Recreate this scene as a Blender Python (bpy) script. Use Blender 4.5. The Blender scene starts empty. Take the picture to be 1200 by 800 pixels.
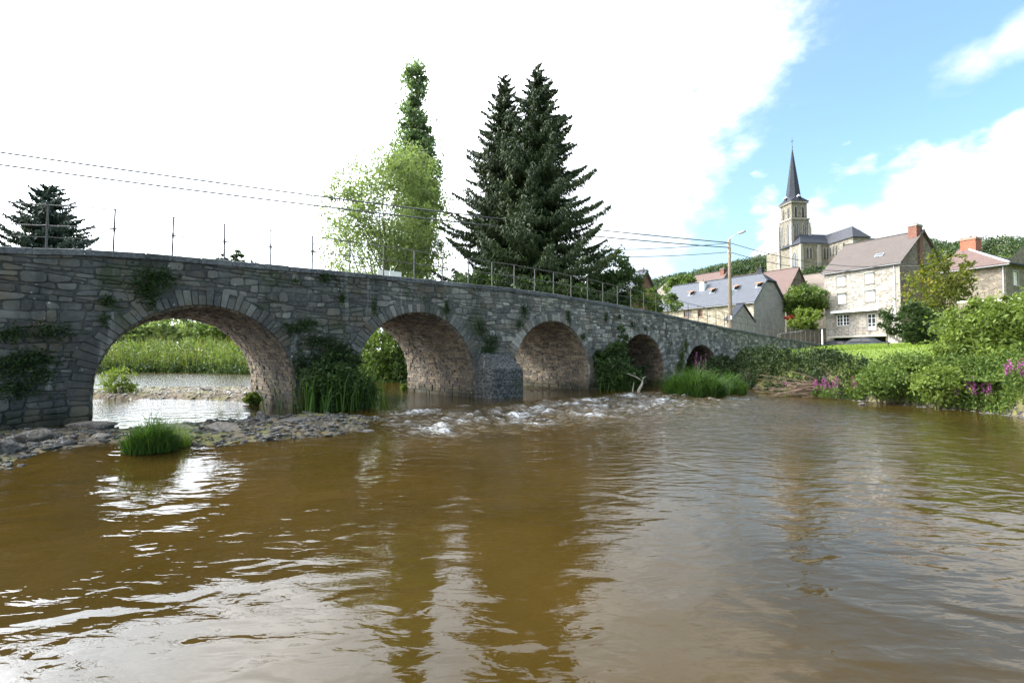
import bpy, bmesh, math, random
import numpy as np
from mathutils import Vector, Matrix

R = math.radians
random.seed(7)
rng = np.random.default_rng(11)
scn = bpy.context.scene
col = scn.collection

# ------------------------------------------------------------------ camera
CAM_H = 1.95
PITCH = R(2.0)
FPX = 567.0
cam_d = bpy.data.cameras.new('camera')
cam_d.sensor_width = 36.0
cam_d.lens = 36.0 * FPX / 1200.0
cam_d.clip_start = 0.05
cam_d.clip_end = 6000
cam = bpy.data.objects.new('camera', cam_d)
col.objects.link(cam)
cam.location = (0, 0, CAM_H)
cam.rotation_euler = (R(90) + PITCH, 0, 0)
scn.camera = cam

# ------------------------------------------------------------------ light and view
SUN_AZ = R(-76.0)      # from +Y towards +X
SUN_EL = R(38.0)
EXPOSURE = 0.38
scn.view_settings.view_transform = 'Standard'
scn.view_settings.look = 'None'
scn.view_settings.gamma = 1.0
scn.view_settings.exposure = EXPOSURE
scn.render.engine = 'CYCLES'
scn.cycles.max_bounces = 8
scn.cycles.transparent_max_bounces = 12

sun_dir = Vector((math.sin(SUN_AZ) * math.cos(SUN_EL), math.cos(SUN_AZ) * math.cos(SUN_EL), math.sin(SUN_EL)))
sl = bpy.data.lights.new('sun', 'SUN')
sl.energy = 4.0
sl.angle = R(0.55)
sl.color = (1.0, 0.93, 0.82)
so = bpy.data.objects.new('sun', sl)
so.rotation_euler = sun_dir.to_track_quat('Z', 'Y').to_euler()
so.location = (0, 0, 60)
col.objects.link(so)


class NT:
    """small helper for node trees"""
    def __init__(s, tree):
        s.t = tree
        tree.nodes.clear()

    def n(s, kind, ins=None, **props):
        nd = s.t.nodes.new(kind)
        for k, v in props.items():
            setattr(nd, k, v)
        for k, v in (ins or {}).items():
            sk = nd.inputs[k]
            if isinstance(v, bpy.types.NodeSocket):
                s.t.links.new(v, sk)
            else:
                sk.default_value = v
        return nd

    def math(s, op, a, b=0.0, c=None, clamp=False):
        ins = {0: a, 1: b}
        if c is not None:
            ins[2] = c
        return s.n('ShaderNodeMath', ins, operation=op, use_clamp=clamp).outputs[0]

    def mixc(s, f, a, b, mode='MIX'):
        nd = s.n('ShaderNodeMix', data_type='RGBA', blend_type=mode)
        for i, v in ((0, f), (6, a), (7, b)):
            sk = nd.inputs[i]
            if isinstance(v, bpy.types.NodeSocket):
                s.t.links.new(v, sk)
            elif i == 0:
                sk.default_value = v
            else:
                sk.default_value = (*v, 1) if len(v) == 3 else v
        return nd.outputs[2]

    def step(s, v, lo, hi):
        nd = s.n('ShaderNodeMapRange', {0: v, 1: lo, 2: hi}, interpolation_type='SMOOTHSTEP')
        return nd.outputs[0]

    def ramp(s, v, stops):
        nd = s.n('ShaderNodeValToRGB', {0: v})
        el = nd.color_ramp.elements
        while len(el) < len(stops):
            el.new(0.5)
        for e, (p, c) in zip(el, stops):
            e.position = p
            e.color = (*c, 1)
        return nd.outputs[0]

    def noise(s, vec, scale, detail=4, rough=0.55, dist=0.0):
        return s.n('ShaderNodeTexNoise', {'Vector': vec, 'Scale': scale, 'Detail': detail, 'Roughness': rough, 'Distortion': dist}).outputs[0]

    def mapping(s, vec, scale=(1, 1, 1), rot=(0, 0, 0), loc=(0, 0, 0)):
        return s.n('ShaderNodeMapping', {'Vector': vec, 'Scale': scale, 'Rotation': rot, 'Location': loc}).outputs[0]


# ------------------------------------------------------------------ world: clear blue sky with bright clouds round the sun
world = bpy.data.worlds.new('World')
scn.world = world
world.use_nodes = True
w = NT(world.node_tree)
geo = w.n('ShaderNodeTexCoord').outputs['Generated']
sky = w.n('ShaderNodeTexSky', sky_type='NISHITA', sun_disc=False, sun_elevation=SUN_EL, sun_rotation=SUN_AZ,
          altitude=100, air_density=1.0, dust_density=1.6, ozone_density=1.6).outputs[0]
sep = w.n('ShaderNodeSeparateXYZ', {0: geo})
dx, dy, dz = sep.outputs
az = w.math('MULTIPLY', w.math('ARCTAN2', dx, dy), 57.29578)
el = w.math('MULTIPLY', w.math('ARCSINE', dz), 57.29578)
comb = w.n('ShaderNodeCombineXYZ', {0: w.math('DIVIDE', dx, w.math('ADD', w.math('MAXIMUM', dz, 0.0), 0.25)),
                                    1: w.math('DIVIDE', dy, w.math('ADD', w.math('MAXIMUM', dz, 0.0), 0.25)), 2: 0.0}).outputs[0]
n1 = w.noise(comb, 2.3, 9, 0.58, 0.25)
n2 = w.noise(w.mapping(geo, (1, 1, 1.7), loc=(3.1, 0.4, 0.2)), 9.0, 8, 0.6, 0.1)
n3 = w.noise(w.mapping(geo, (1, 1, 1.5), loc=(0.7, 5.4, 0.2)), 2.2, 5, 0.55, 0.3)
nz = w.math('SUBTRACT', n2, 0.5)
# broad bank of cloud that covers the side of the sky the sun stands in; its edge leans to the right with height
edge = w.math('SUBTRACT', w.math('MULTIPLY_ADD', el, 0.74, 8.5), az)
bank = w.math('DIVIDE', edge, 10.0)
# a cumulus field low on the right
ca = w.math('DIVIDE', w.math('SUBTRACT', az, 44.5), 14.5)
ce = w.math('DIVIDE', w.math('SUBTRACT', w.math('SUBTRACT', el, w.math('MULTIPLY_ADD', az, 0.16, -7.6)), 14.6), 7.6)
cum = w.math('MULTIPLY', w.math('SUBTRACT', 1.0, w.math('SQRT', w.math('ADD', w.math('MULTIPLY', ca, ca), w.math('MULTIPLY', ce, ce)))), 1.0)
# thin wisp above it
wa = w.math('DIVIDE', w.math('SUBTRACT', az, 49.0), 6.0)
we = w.math('DIVIDE', w.math('SUBTRACT', el, w.math('MULTIPLY_ADD', az, 0.35, 8.6)), 1.5)
wis = w.math('SUBTRACT', w.math('MULTIPLY', w.math('SUBTRACT', 1.0, w.math('SQRT', w.math('ADD', w.math('MULTIPLY', wa, wa), w.math('MULTIPLY', we, we)))), 0.5), 0.12)
# scattered cloud everywhere else
scat = w.math('MULTIPLY', w.math('SUBTRACT', n3, 0.66), 5.0)
behind = w.step(w.math('ABSOLUTE', w.math('SUBTRACT', az, 25.0)), 45.0, 70.0)
high = w.step(el, 36.0, 48.0)
scat = w.math('SUBTRACT', w.math('MULTIPLY', w.math('ADD', scat, 1.0), w.math('MAXIMUM', behind, high)), 1.0)
dens = w.math('MAXIMUM', bank, w.math('MAXIMUM', wis, scat))
rag = w.math('ADD', w.math('MULTIPLY', nz, 1.5), w.math('MULTIPLY', w.math('SUBTRACT', w.noise(w.mapping(geo, (1, 1, 1.4), loc=(2, 1, 0)), 5.5, 3, 0.5, 0.2), 0.5), 2.6))
cumd = w.math('ADD', w.math('ADD', cum, 0.12), rag)
dens = w.math('ADD', dens, w.math('ADD', w.math('MULTIPLY', nz, 2.1), w.math('MULTIPLY', w.math('SUBTRACT', w.noise(geo, 3.4, 4, 0.5, 0.4), 0.5), 2.4)))
cov = w.math('MAXIMUM', w.step(dens, -0.25, 0.95), w.math('MULTIPLY', w.step(cumd, 0.06, 0.40), w.step(ca, 2.4, 1.6)))
# glow of thin cloud and haze round the sun
sdot = w.n('ShaderNodeVectorMath', {0: geo, 1: sun_dir}, operation='DOT_PRODUCT').outputs['Value']
ang = w.math('ARCCOSINE', sdot)
glow = w.math('POWER', 2.718, w.math('MULTIPLY', ang, -2.5))
body = w.step(n1, 0.25, 0.75)
cstr = w.math('MULTIPLY', w.math('MULTIPLY_ADD', glow, 185.0, 8.0), w.math('MULTIPLY_ADD', body, 0.45, 0.66))
ccol = w.mixc(1.0, w.mixc(body, (0.82, 0.91, 1.0), (0.97, 0.98, 1.0)), w.n('ShaderNodeCombineColor', {0: cstr, 1: cstr, 2: cstr}).outputs[0], 'MULTIPLY')
skyb = w.mixc(1.0, sky, (1.72, 2.12, 2.02), 'MULTIPLY')
hz = w.math('ADD', w.math('MULTIPLY', w.step(ang, 1.75, 0.5), 0.65), w.math('MULTIPLY_ADD', w.step(el, 24.0, 0.0), 0.36, 0.10), clamp=True)
skyb = w.mixc(hz, skyb, (4.4, 5.0, 5.5))
fin = w.mixc(cov, skyb, ccol)
bg = w.n('ShaderNodeBackground', {'Color': fin, 'Strength': 0.14})
w.t.links.new(bg.outputs[0], w.n('ShaderNodeOutputWorld').inputs[0])

# ------------------------------------------------------------------ measuring helpers (a real place for each thing at a real depth)
_cp, _sp = math.cos(PITCH), math.sin(PITCH)


def ray(px, py):
    a = (px - 600) / FPX
    b = (400 - py) / FPX
    return a, _cp - b * _sp, _sp + b * _cp


def at_depth(px, py, Y):
    a, c, z = ray(px, py)
    return Vector((a / c * Y, Y, CAM_H + z / c * Y))


def at_level(px, py, Z):
    a, c, z = ray(px, py)
    t = (Z - CAM_H) / z
    return Vector((a * t, c * t, Z))


# ------------------------------------------------------------------ object helpers
def link(o, parent=None):
    col.objects.link(o)
    if parent is not None:
        o.parent = parent
    return o


def tag(o, label=None, cat=None, group=None, kind=None):
    for k, v in (('label', label), ('category', cat), ('group', group), ('kind', kind)):
        if v:
            o[k] = v
    return o


def empty(name, loc=(0, 0, 0), rz=0.0, label=None, cat=None, group=None):
    o = bpy.data.objects.new(name, None)
    o.empty_display_size = 0.3
    o.location = loc
    o.rotation_euler = (0, 0, rz)
    link(o)
    return tag(o, label, cat, group)


def mk(name, V, F, mat, parent=None, tone=None, smooth=False):
    me = bpy.data.meshes.new(name)
    me.from_pydata([tuple(v) for v in V], [], F)
    me.materials.append(mat)
    if tone is not None:
        a = me.attributes.new('tone', 'FLOAT', 'FACE')
        t = tone if hasattr(tone, '__len__') else [tone] * len(F)
        a.data.foreach_set('value', np.asarray(t, dtype=np.float32))
    if smooth:
        me.polygons.foreach_set('use_smooth', [True] * len(me.polygons))
    me.validate()
    return link(bpy.data.objects.new(name, me), parent)


def mkq(name, V, mat, parent=None, tone=None, smooth=False):
    """V: (N,4,3) array of quads, fast"""
    N = len(V)
    me = bpy.data.meshes.new(name)
    me.vertices.add(N * 4)
    me.vertices.foreach_set('co', np.ascontiguousarray(V, dtype=np.float32).ravel())
    me.loops.add(N * 4)
    me.loops.foreach_set('vertex_index', np.arange(N * 4, dtype=np.int32))
    me.polygons.add(N)
    me.polygons.foreach_set('loop_start', np.arange(0, N * 4, 4, dtype=np.int32))
    me.materials.append(mat)
    if tone is not None:
        a = me.attributes.new('tone', 'FLOAT', 'FACE')
        a.data.foreach_set('value', np.asarray(tone, dtype=np.float32))
    me.update(calc_edges=True)
    return link(bpy.data.objects.new(name, me), parent)


def grid_mesh(name, xs, ys, Z, mat, attrs=None, smooth=True):
    nx, ny = len(xs), len(ys)
    X, Y = np.meshgrid(xs, ys)
    V = np.stack([X, Y, Z], -1).reshape(-1, 3)
    i = (np.arange(ny - 1)[:, None] * nx + np.arange(nx - 1)[None, :]).ravel()
    F = np.stack([i, i + 1, i + nx + 1, i + nx], -1)
    N = len(F)
    me = bpy.data.meshes.new(name)
    me.vertices.add(len(V))
    me.vertices.foreach_set('co', V.astype(np.float32).ravel())
    me.loops.add(N * 4)
    me.loops.foreach_set('vertex_index', F.astype(np.int32).ravel())
    me.polygons.add(N)
    me.polygons.foreach_set('loop_start', np.arange(0, N * 4, 4, dtype=np.int32))
    me.materials.append(mat)
    for k, v in (attrs or {}).items():
        me.attributes.new(k, 'FLOAT', 'POINT').data.foreach_set('value', v.astype(np.float32).ravel())
    me.update(calc_edges=True)
    if smooth:
        me.polygons.foreach_set('use_smooth', np.ones(N, dtype=bool))
    return link(bpy.data.objects.new(name, me))


class MB:
    """collects simple shapes into one mesh"""
    def __init__(s):
        s.V, s.F, s.T = [], [], []

    def add(s, V, F, tone=0.5):
        b = len(s.V)
        s.V += [tuple(v) for v in V]
        s.F += [[i + b for i in f] for f in F]
        s.T += [tone] * len(F)
        return s

    def box(s, x0, x1, y0, y1, z0, z1, tone=0.5, M=None):
        V = [Vector((x, y, z)) for z in (z0, z1) for x, y in ((x0, y0), (x1, y0), (x1, y1), (x0, y1))]
        if M is not None:
            V = [M @ v for v in V]
        return s.add(V, [(0, 3, 2, 1), (4, 5, 6, 7), (0, 1, 5, 4), (1, 2, 6, 5), (2, 3, 7, 6), (3, 0, 4, 7)], tone)

    def tube(s, pts, rad, n=6, tone=0.5, cap=True):
        pts = [Vector(p) for p in pts]
        if not hasattr(rad, '__len__'):
            rad = [rad] * len(pts)
        V, F = [], []
        up = Vector((0.13, 0.21, 0.97))
        for i, p in enumerate(pts):
            d = (pts[min(i + 1, len(pts) - 1)] - pts[max(i - 1, 0)])
            if d.length < 1e-9:
                d = Vector((0, 0, 1))
            d.normalize()
            a = d.cross(up)
            if a.length < 0.05:
                a = d.cross(Vector((1, 0, 0)))
            a.normalize()
            b = d.cross(a)
            for k in range(n):
                t = 2 * math.pi * k / n
                V.append(p + rad[i] * (math.cos(t) * a + math.sin(t) * b))
        for i in range(len(pts) - 1):
            for k in range(n):
                k2 = (k + 1) % n
                F.append((i * n + k, i * n + k2, (i + 1) * n + k2, (i + 1) * n + k))
        if cap:
            F.append(tuple(range(n))[::-1])
            F.append(tuple((len(pts) - 1) * n + k for k in range(n)))
        return s.add(V, F, tone)

    def prism(s, poly, axis_vec, tone=0.5):
        """extrude 3D polygon along vector"""
        n = len(poly)
        P = [Vector(p) for p in poly]
        Q = [p + Vector(axis_vec) for p in P]
        return s.add(P + Q, [tuple(range(n))[::-1], tuple(range(n, 2 * n))] + [(i, (i + 1) % n, n + (i + 1) % n, n + i) for i in range(n)], tone)

    def build(s, name, mat, parent=None, smooth=False):
        return mk(name, s.V, s.F, mat, parent, s.T, smooth)


def waves(X, Y, n, lmin, lmax, seed, aniso=1.0):
    """sum of random sines, about -1..1"""
    r = np.random.default_rng(seed)
    out = np.zeros_like(X, dtype=float)
    for _ in range(n):
        L = math.exp(r.uniform(math.log(lmin), math.log(lmax)))
        th = r.uniform(0, math.pi * 2)
        kx, ky = math.cos(th) * 2 * math.pi / L, math.sin(th) * 2 * math.pi / L * aniso
        out += np.sin(kx * X + ky * Y + r.uniform(0, 6.28)) * (L / lmax) ** 0.5
    return out / (n ** 0.5)


def sstep(a, b, x):
    t = np.clip((x - a) / (b - a), 0, 1)
    return t * t * (3 - 2 * t)


# ------------------------------------------------------------------ materials
def new_mat(name):
    m = bpy.data.materials.new(name)
    m.use_nodes = True
    return m, NT(m.node_tree)


def finish(t, colr, rough=0.8, bump=None, bstr=0.5, bdist=0.02, spec=0.3, metal=0.0, transl=None):
    ins = {'Base Color': colr, 'Roughness': rough, 'Specular IOR Level': spec, 'Metallic': metal}
    if bump is not None:
        ins['Normal'] = t.n('ShaderNodeBump', {'Height': bump, 'Strength': bstr, 'Distance': bdist}).outputs[0]
    b = t.n('ShaderNodeBsdfPrincipled', ins).outputs[0]
    t.t.links.new(b, t.n('ShaderNodeOutputMaterial').inputs[0])


def rgba(c):
    return (*c, 1)


def mat_plain(name, c, rough=0.6, var=0.15, scale=3.0, metal=0.0, spec=0.4):
    m, t = new_mat(name)
    co = t.n('ShaderNodeTexCoord').outputs['Object']
    nz = t.noise(co, scale, 5)
    cc = t.mixc(nz, tuple(v * (1 - var) for v in c), tuple(min(1, v * (1 + var)) for v in c))
    finish(t, cc, rough, t.noise(co, scale * 9, 3), 0.3, 0.01, spec, metal)
    return m


def mat_stone(name, ramp, stain=0.55, moss=0.35, crust_shade=False, tide=False, warm=None, scale=1.0, grit=1.0):
    m, t = new_mat(name)
    co = t.n('ShaderNodeTexCoord').outputs['Object']
    tone = t.n('ShaderNodeAttribute', attribute_name='tone').outputs['Fac']
    n_f = t.noise(co, 11 * scale, 6, 0.65)
    n_m = t.noise(co, 2.6 * scale, 5, 0.6)
    v = t.math('ADD', t.math('MULTIPLY', tone, 0.62), t.math('MULTIPLY', n_m, 0.38))
    c = t.ramp(v, ramp)
    c = t.mixc(t.math('MULTIPLY', t.step(n_f, 0.35, 0.75), 0.55), c, t.mixc(0.5, c, (0.52, 0.53, 0.53)))
    # weather stains run down the wall
    st = t.noise(t.mapping(co, (0.55, 0.55, 0.16)), 1.5, 6, 0.62, 0.4)
    amt = t.math('MULTIPLY', t.step(st, 0.42, 0.66), stain)
    if crust_shade:
        # black lichen crust and painted shade darken the left spans, fading towards the right bank
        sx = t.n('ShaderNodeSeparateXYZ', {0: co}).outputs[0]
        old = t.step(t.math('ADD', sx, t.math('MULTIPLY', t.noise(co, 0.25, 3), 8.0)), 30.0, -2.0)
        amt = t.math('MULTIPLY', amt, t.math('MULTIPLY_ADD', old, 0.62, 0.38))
        c = t.mixc(t.math('MULTIPLY', old, 0.72), c, (0.04, 0.04, 0.042))  # left end shade painted into the base colour
    c = t.mixc(amt, c, (0.035, 0.035, 0.033))
    bl = t.noise(t.mapping(co, (1, 1, 1), loc=(7, 3, 1)), 0.62, 7, 0.62, 0.6)
    c = t.mixc(t.math('MULTIPLY', t.step(bl, 0.55, 0.68), moss), c, (0.035, 0.048, 0.02))
    # pale lime runs, and the dark wet band the river leaves at the foot
    lime = t.step(t.noise(t.mapping(co, (2.2, 2.2, 0.22), loc=(4, 2, 9)), 1.3, 5, 0.6, 0.3), 0.60, 0.74)
    c = t.mixc(t.math('MULTIPLY', lime, 0.35), c, (0.40, 0.39, 0.36))
    if tide:
        zc_ = t.n('ShaderNodeSeparateXYZ', {0: co}).outputs[2]
        wetb = t.step(t.math('ADD', zc_, t.math('MULTIPLY', t.math('SUBTRACT', t.noise(co, 2.2, 4), 0.5), 0.55)), 0.85, 0.35)
        c = t.mixc(t.math('MULTIPLY', wetb, 0.78), c, (0.022, 0.024, 0.014))
    # pale lichen specks
    vo = t.n('ShaderNodeTexVoronoi', {'Vector': co, 'Scale': 5.5 * scale}).outputs['Distance']
    li = t.math('MULTIPLY', t.step(vo, 0.17, 0.08), t.step(t.noise(co, 1.3, 3), 0.5, 0.66))
    c = t.mixc(t.math('MULTIPLY', li, 0.75), c, (0.55, 0.56, 0.53))
    if warm:
        c = t.mixc(t.math('MULTIPLY', t.step(t.noise(co, 1.1, 6, 0.65), 0.47, 0.68), 0.55), c, warm)
    bump = t.math('ADD', t.math('MULTIPLY', n_f, 0.6), t.math('MULTIPLY', t.noise(co, 34 * scale, 4, 0.7), 0.4))
    finish(t, c, 0.9, bump, 0.9 * grit, 0.03, 0.2)
    return m


M = {}
M['stone'] = mat_stone('bridge_stone', [(0.12, (0.050, 0.045, 0.038)), (0.38, (0.125, 0.115, 0.098)), (0.6, (0.24, 0.222, 0.19)), (0.85, (0.48, 0.445, 0.375))], stain=0.8, moss=0.75, crust_shade=True, tide=True, warm=(0.13, 0.10, 0.062))
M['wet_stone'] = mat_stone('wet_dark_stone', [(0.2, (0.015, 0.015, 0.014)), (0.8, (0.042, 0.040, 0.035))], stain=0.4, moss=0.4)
M['mortar'] = mat_stone('bridge_mortar', [(0.2, (0.085, 0.08, 0.072)), (0.8, (0.17, 0.16, 0.14))], stain=0.75, moss=0.65, crust_shade=True, tide=True)
M['vault'] = mat_stone('vault_stone', [(0.2, (0.05, 0.034, 0.018)), (0.5, (0.115, 0.080, 0.043)), (0.8, (0.205, 0.148, 0.082))], stain=0.45, moss=0.1, tide=True)
M['coping'] = mat_stone('coping_stone', [(0.2, (0.04, 0.041, 0.045)), (0.8, (0.105, 0.105, 0.11))], stain=0.5, moss=0.3)
M['rock'] = mat_stone('river_rock', [(0.2, (0.020, 0.014, 0.009)), (0.5, (0.046, 0.034, 0.023)), (0.85, (0.11, 0.085, 0.06))], stain=0.5, moss=0.2, scale=1.6)
M['cobble_sunlit'] = mat_stone('sunlit_cobble', [(0.1, (0.12, 0.11, 0.095)), (0.5, (0.30, 0.28, 0.24)), (0.9, (0.52, 0.49, 0.44))], stain=0.1, moss=0.05, scale=2.5)  # paler copy of cobble, sunlight on the far bar put into its colour
M['cobble'] = mat_stone('cobble', [(0.1, (0.012, 0.010, 0.007)), (0.5, (0.028, 0.023, 0.017)), (0.9, (0.11, 0.094, 0.072))], stain=0.15, moss=0.08, scale=2.5)


def mat_rubble(name, cols, scale, mort=(0.42, 0.39, 0.33), stain=0.2, bstr=0.9, flat=0.6):
    """far rubble walls whose stones are only a few pixels"""
    m, t = new_mat(name)
    co = t.n('ShaderNodeTexCoord').outputs['Object']
    cw = t.n('ShaderNodeVectorMath', {0: co, 1: t.n('ShaderNodeVectorMath', {0: t.n('ShaderNodeTexNoise', {'Vector': co, 'Scale': 2.2}).outputs['Color'], 'Scale': 0.22}, operation='SCALE').outputs[0]}, operation='ADD').outputs[0]
    mp = t.mapping(cw, (1, 1, 1 / flat))
    v1 = t.n('ShaderNodeTexVoronoi', {'Vector': mp, 'Scale': scale, 'Randomness': 0.85})
    ed = t.n('ShaderNodeTexVoronoi', {'Vector': mp, 'Scale': scale, 'Randomness': 0.85}, feature='DISTANCE_TO_EDGE').outputs['Distance']
    sepc = t.n('ShaderNodeSeparateColor', {0: v1.outputs['Color']}).outputs[0]
    c = t.ramp(sepc, cols)
    c = t.mixc(t.math('MULTIPLY', t.noise(co, 9, 5), 0.5), c, t.mixc(0.5, c, (0.2, 0.18, 0.15)))
    joint = t.step(ed, 0.03, 0.10)
    c = t.mixc(joint, mort, c)
    st = t.step(t.noise(t.mapping(co, (0.5, 0.5, 0.2)), 1.0, 5, 0.6, 0.3), 0.48, 0.75)
    c = t.mixc(t.math('MULTIPLY', st, stain), c, (0.06, 0.055, 0.045))
    finish(t, c, 0.92, t.math('ADD', t.math('MULTIPLY', joint, 0.7), t.math('MULTIPLY', t.noise(co, 12, 5), 0.5)), bstr, 0.05, 0.15)
    return m


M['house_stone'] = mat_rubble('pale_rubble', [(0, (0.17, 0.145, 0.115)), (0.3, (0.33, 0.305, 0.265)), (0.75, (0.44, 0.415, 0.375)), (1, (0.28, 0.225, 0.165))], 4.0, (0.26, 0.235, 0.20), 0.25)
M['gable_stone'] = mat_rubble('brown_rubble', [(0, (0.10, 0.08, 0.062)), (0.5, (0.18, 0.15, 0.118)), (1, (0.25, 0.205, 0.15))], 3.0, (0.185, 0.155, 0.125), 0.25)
M['cream_stone'] = mat_rubble('cream_rubble', [(0, (0.18, 0.145, 0.10)), (0.5, (0.33, 0.28, 0.205)), (1, (0.43, 0.38, 0.30))], 3.0, (0.27, 0.235, 0.18), 0.25)
M['grey_render'] = mat_rubble('grey_render', [(0, (0.22, 0.205, 0.19)), (1, (0.30, 0.28, 0.26))], 1.8, (0.28, 0.265, 0.25), 0.15, 0.3)
M['church_stone'] = mat_rubble('church_stone', [(0, (0.10, 0.088, 0.07)), (0.5, (0.155, 0.136, 0.108)), (1, (0.24, 0.205, 0.155))], 1.6, (0.15, 0.13, 0.105), 0.45, 0.5, 0.5)
M['dressed'] = mat_plain('dressed_stone', (0.23, 0.21, 0.18), 0.85, 0.2, 1.5)
M['garden_stone'] = mat_rubble('garden_wall_stone', [(0, (0.09, 0.07, 0.05)), (0.5, (0.16, 0.13, 0.095)), (1, (0.23, 0.19, 0.14))], 3.4, (0.10, 0.085, 0.065), 0.35)


def mat_tiles(name, c1, c2, rows=4.5, patch=None):
    """roof covering whose single tiles are under a pixel or two"""
    m, t = new_mat(name)
    co = t.n('ShaderNodeTexCoord').outputs['Object']
    br = t.n('ShaderNodeTexBrick', {'Vector': t.n('ShaderNodeTexCoord').outputs['UV'], 'Color1': rgba(c1), 'Color2': rgba(c2), 'Mortar': rgba(tuple(v * 0.55 for v in c1)),
                                    'Scale': rows, 'Mortar Size': 0.012, 'Brick Width': 0.55, 'Row Height': 0.42})
    c = br.outputs['Color']
    c = t.mixc(t.math('MULTIPLY', t.step(t.noise(co, 1.1, 6, 0.6), 0.4, 0.7), 0.45), c, tuple(v * 0.72 for v in c2))
    if patch:
        c = t.mixc(t.math('MULTIPLY', t.step(t.noise(co, 0.55, 5, 0.6, 0.5), 0.52, 0.66), 0.6), c, patch)
    finish(t, c, 0.8, t.math('ADD', t.math('MULTIPLY', br.outputs['Fac'], -0.8), t.noise(co, 7, 4)), 0.6, 0.04, 0.15)
    return m


M['slate'] = mat_tiles('blue_slate', (0.075, 0.080, 0.094), (0.10, 0.106, 0.122))
M['dark_slate'] = mat_tiles('dark_slate', (0.028, 0.031, 0.040), (0.042, 0.046, 0.056))
M['church_slate'] = mat_tiles('church_slate', (0.045, 0.047, 0.056), (0.065, 0.066, 0.075))
M['brown_tile'] = mat_tiles('brown_tile', (0.088, 0.073, 0.066), (0.108, 0.09, 0.081))
M['red_tile'] = mat_tiles('red_brown_tile', (0.105, 0.072, 0.063), (0.14, 0.096, 0.083), patch=(0.12, 0.08, 0.075))
M['old_tile'] = mat_tiles('old_brown_tile', (0.15, 0.12, 0.10), (0.19, 0.155, 0.13), patch=(0.14, 0.13, 0.12))


def mat_brick(name, c1, c2, mort, scale=1.0):
    m, t = new_mat(name)
    tc = t.n('ShaderNodeTexCoord')
    br = t.n('ShaderNodeTexBrick', {'Vector': tc.outputs['UV'], 'Color1': rgba(c1), 'Color2': rgba(c2), 'Mortar': rgba(mort),
                                    'Scale': 4.6 * scale, 'Mortar Size': 0.016, 'Brick Width': 1.0, 'Row Height': 0.32})
    c = t.mixc(t.math('MULTIPLY', t.noise(tc.outputs['Object'], 2.2, 6), 0.55), br.outputs['Color'], tuple(v * 0.5 for v in c1))
    finish(t, c, 0.88, t.math('MULTIPLY', br.outputs['Fac'], -1), 0.6, 0.02, 0.2)
    return m


M['red_brick'] = mat_brick('red_brick', (0.19, 0.085, 0.06), (0.22, 0.105, 0.075), (0.17, 0.14, 0.12))
M['orange_brick'] = mat_brick('orange_brick', (0.34, 0.12, 0.07), (0.29, 0.10, 0.06), (0.28, 0.2, 0.15))
M['white'] = mat_plain('white_paint', (0.78, 0.78, 0.77), 0.45, 0.05)
M['shutter'] = mat_plain('white_shutter', (0.74, 0.77, 0.80), 0.5, 0.04)
M['concrete'] = mat_plain('concrete', (0.40, 0.37, 0.32), 0.85, 0.2, 2)
M['pole'] = mat_plain('weathered_pole', (0.19, 0.145, 0.10), 0.85, 0.3, 2.5)
M['iron'] = mat_plain('rusted_iron', (0.075, 0.065, 0.06), 0.7, 0.4, 14)
M['rail'] = mat_plain('old_rail_paint', (0.06, 0.055, 0.052), 0.6, 0.5, 9)
M['galv'] = mat_plain('galvanised', (0.42, 0.43, 0.44), 0.4, 0.15, 9, metal=0.7)
M['cable'] = mat_plain('cable', (0.045, 0.045, 0.05), 0.5, 0.1)
M['timber_dark'] = mat_plain('dark_timber', (0.09, 0.055, 0.035), 0.8, 0.3, 5)
M['timber_brown'] = mat_plain('brown_frame', (0.28, 0.13, 0.06), 0.6, 0.3, 5)
M['dark_void'] = mat_plain('dark_interior', (0.02, 0.02, 0.022), 0.9, 0.2)
M['zinc'] = mat_plain('zinc_flashing', (0.38, 0.40, 0.43), 0.5, 0.1, 4, metal=0.3)
M['gutter'] = mat_plain('dark_gutter', (0.12, 0.12, 0.13), 0.5, 0.1, 4)
M['car_grey'] = mat_plain('car_paint_grey', (0.045, 0.05, 0.06), 0.7, 0.05, 2, spec=0.1)
M['car_dark'] = mat_plain('car_paint_dark', (0.03, 0.035, 0.045), 0.7, 0.05, 2, spec=0.1)
M['rubber'] = mat_plain('rubber', (0.025, 0.025, 0.025), 0.8, 0.1)
M['deadwood'] = mat_plain('bleached_wood', (0.17, 0.115, 0.078), 0.85, 0.35, 6)
M['palewood'] = mat_plain('pale_wood', (0.20, 0.18, 0.15), 0.8, 0.25, 6)
M['bark'] = mat_plain('bark', (0.10, 0.08, 0.055), 0.92, 0.4, 6)
M['signface'] = mat_plain('panel_face', (0.68, 0.66, 0.60), 0.6, 0.08, 3)
M['rust_red'] = mat_plain('red_sheet', (0.33, 0.06, 0.04), 0.6, 0.2, 3)


def mat_glass(name='window_glass'):
    m, t = new_mat(name)
    co = t.n('ShaderNodeTexCoord').outputs['Object']
    finish(t, t.mixc(t.noise(co, 1.5, 2), (0.02, 0.022, 0.026), (0.05, 0.055, 0.065)), 0.06, t.noise(co, 2.5, 2), 0.1, 0.01, 0.8)
    return m


M['glass'] = mat_glass()
M['car_glass'] = mat_plain('car_glass', (0.02, 0.022, 0.026), 0.45, 0.1, 1, spec=0.1)


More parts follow.
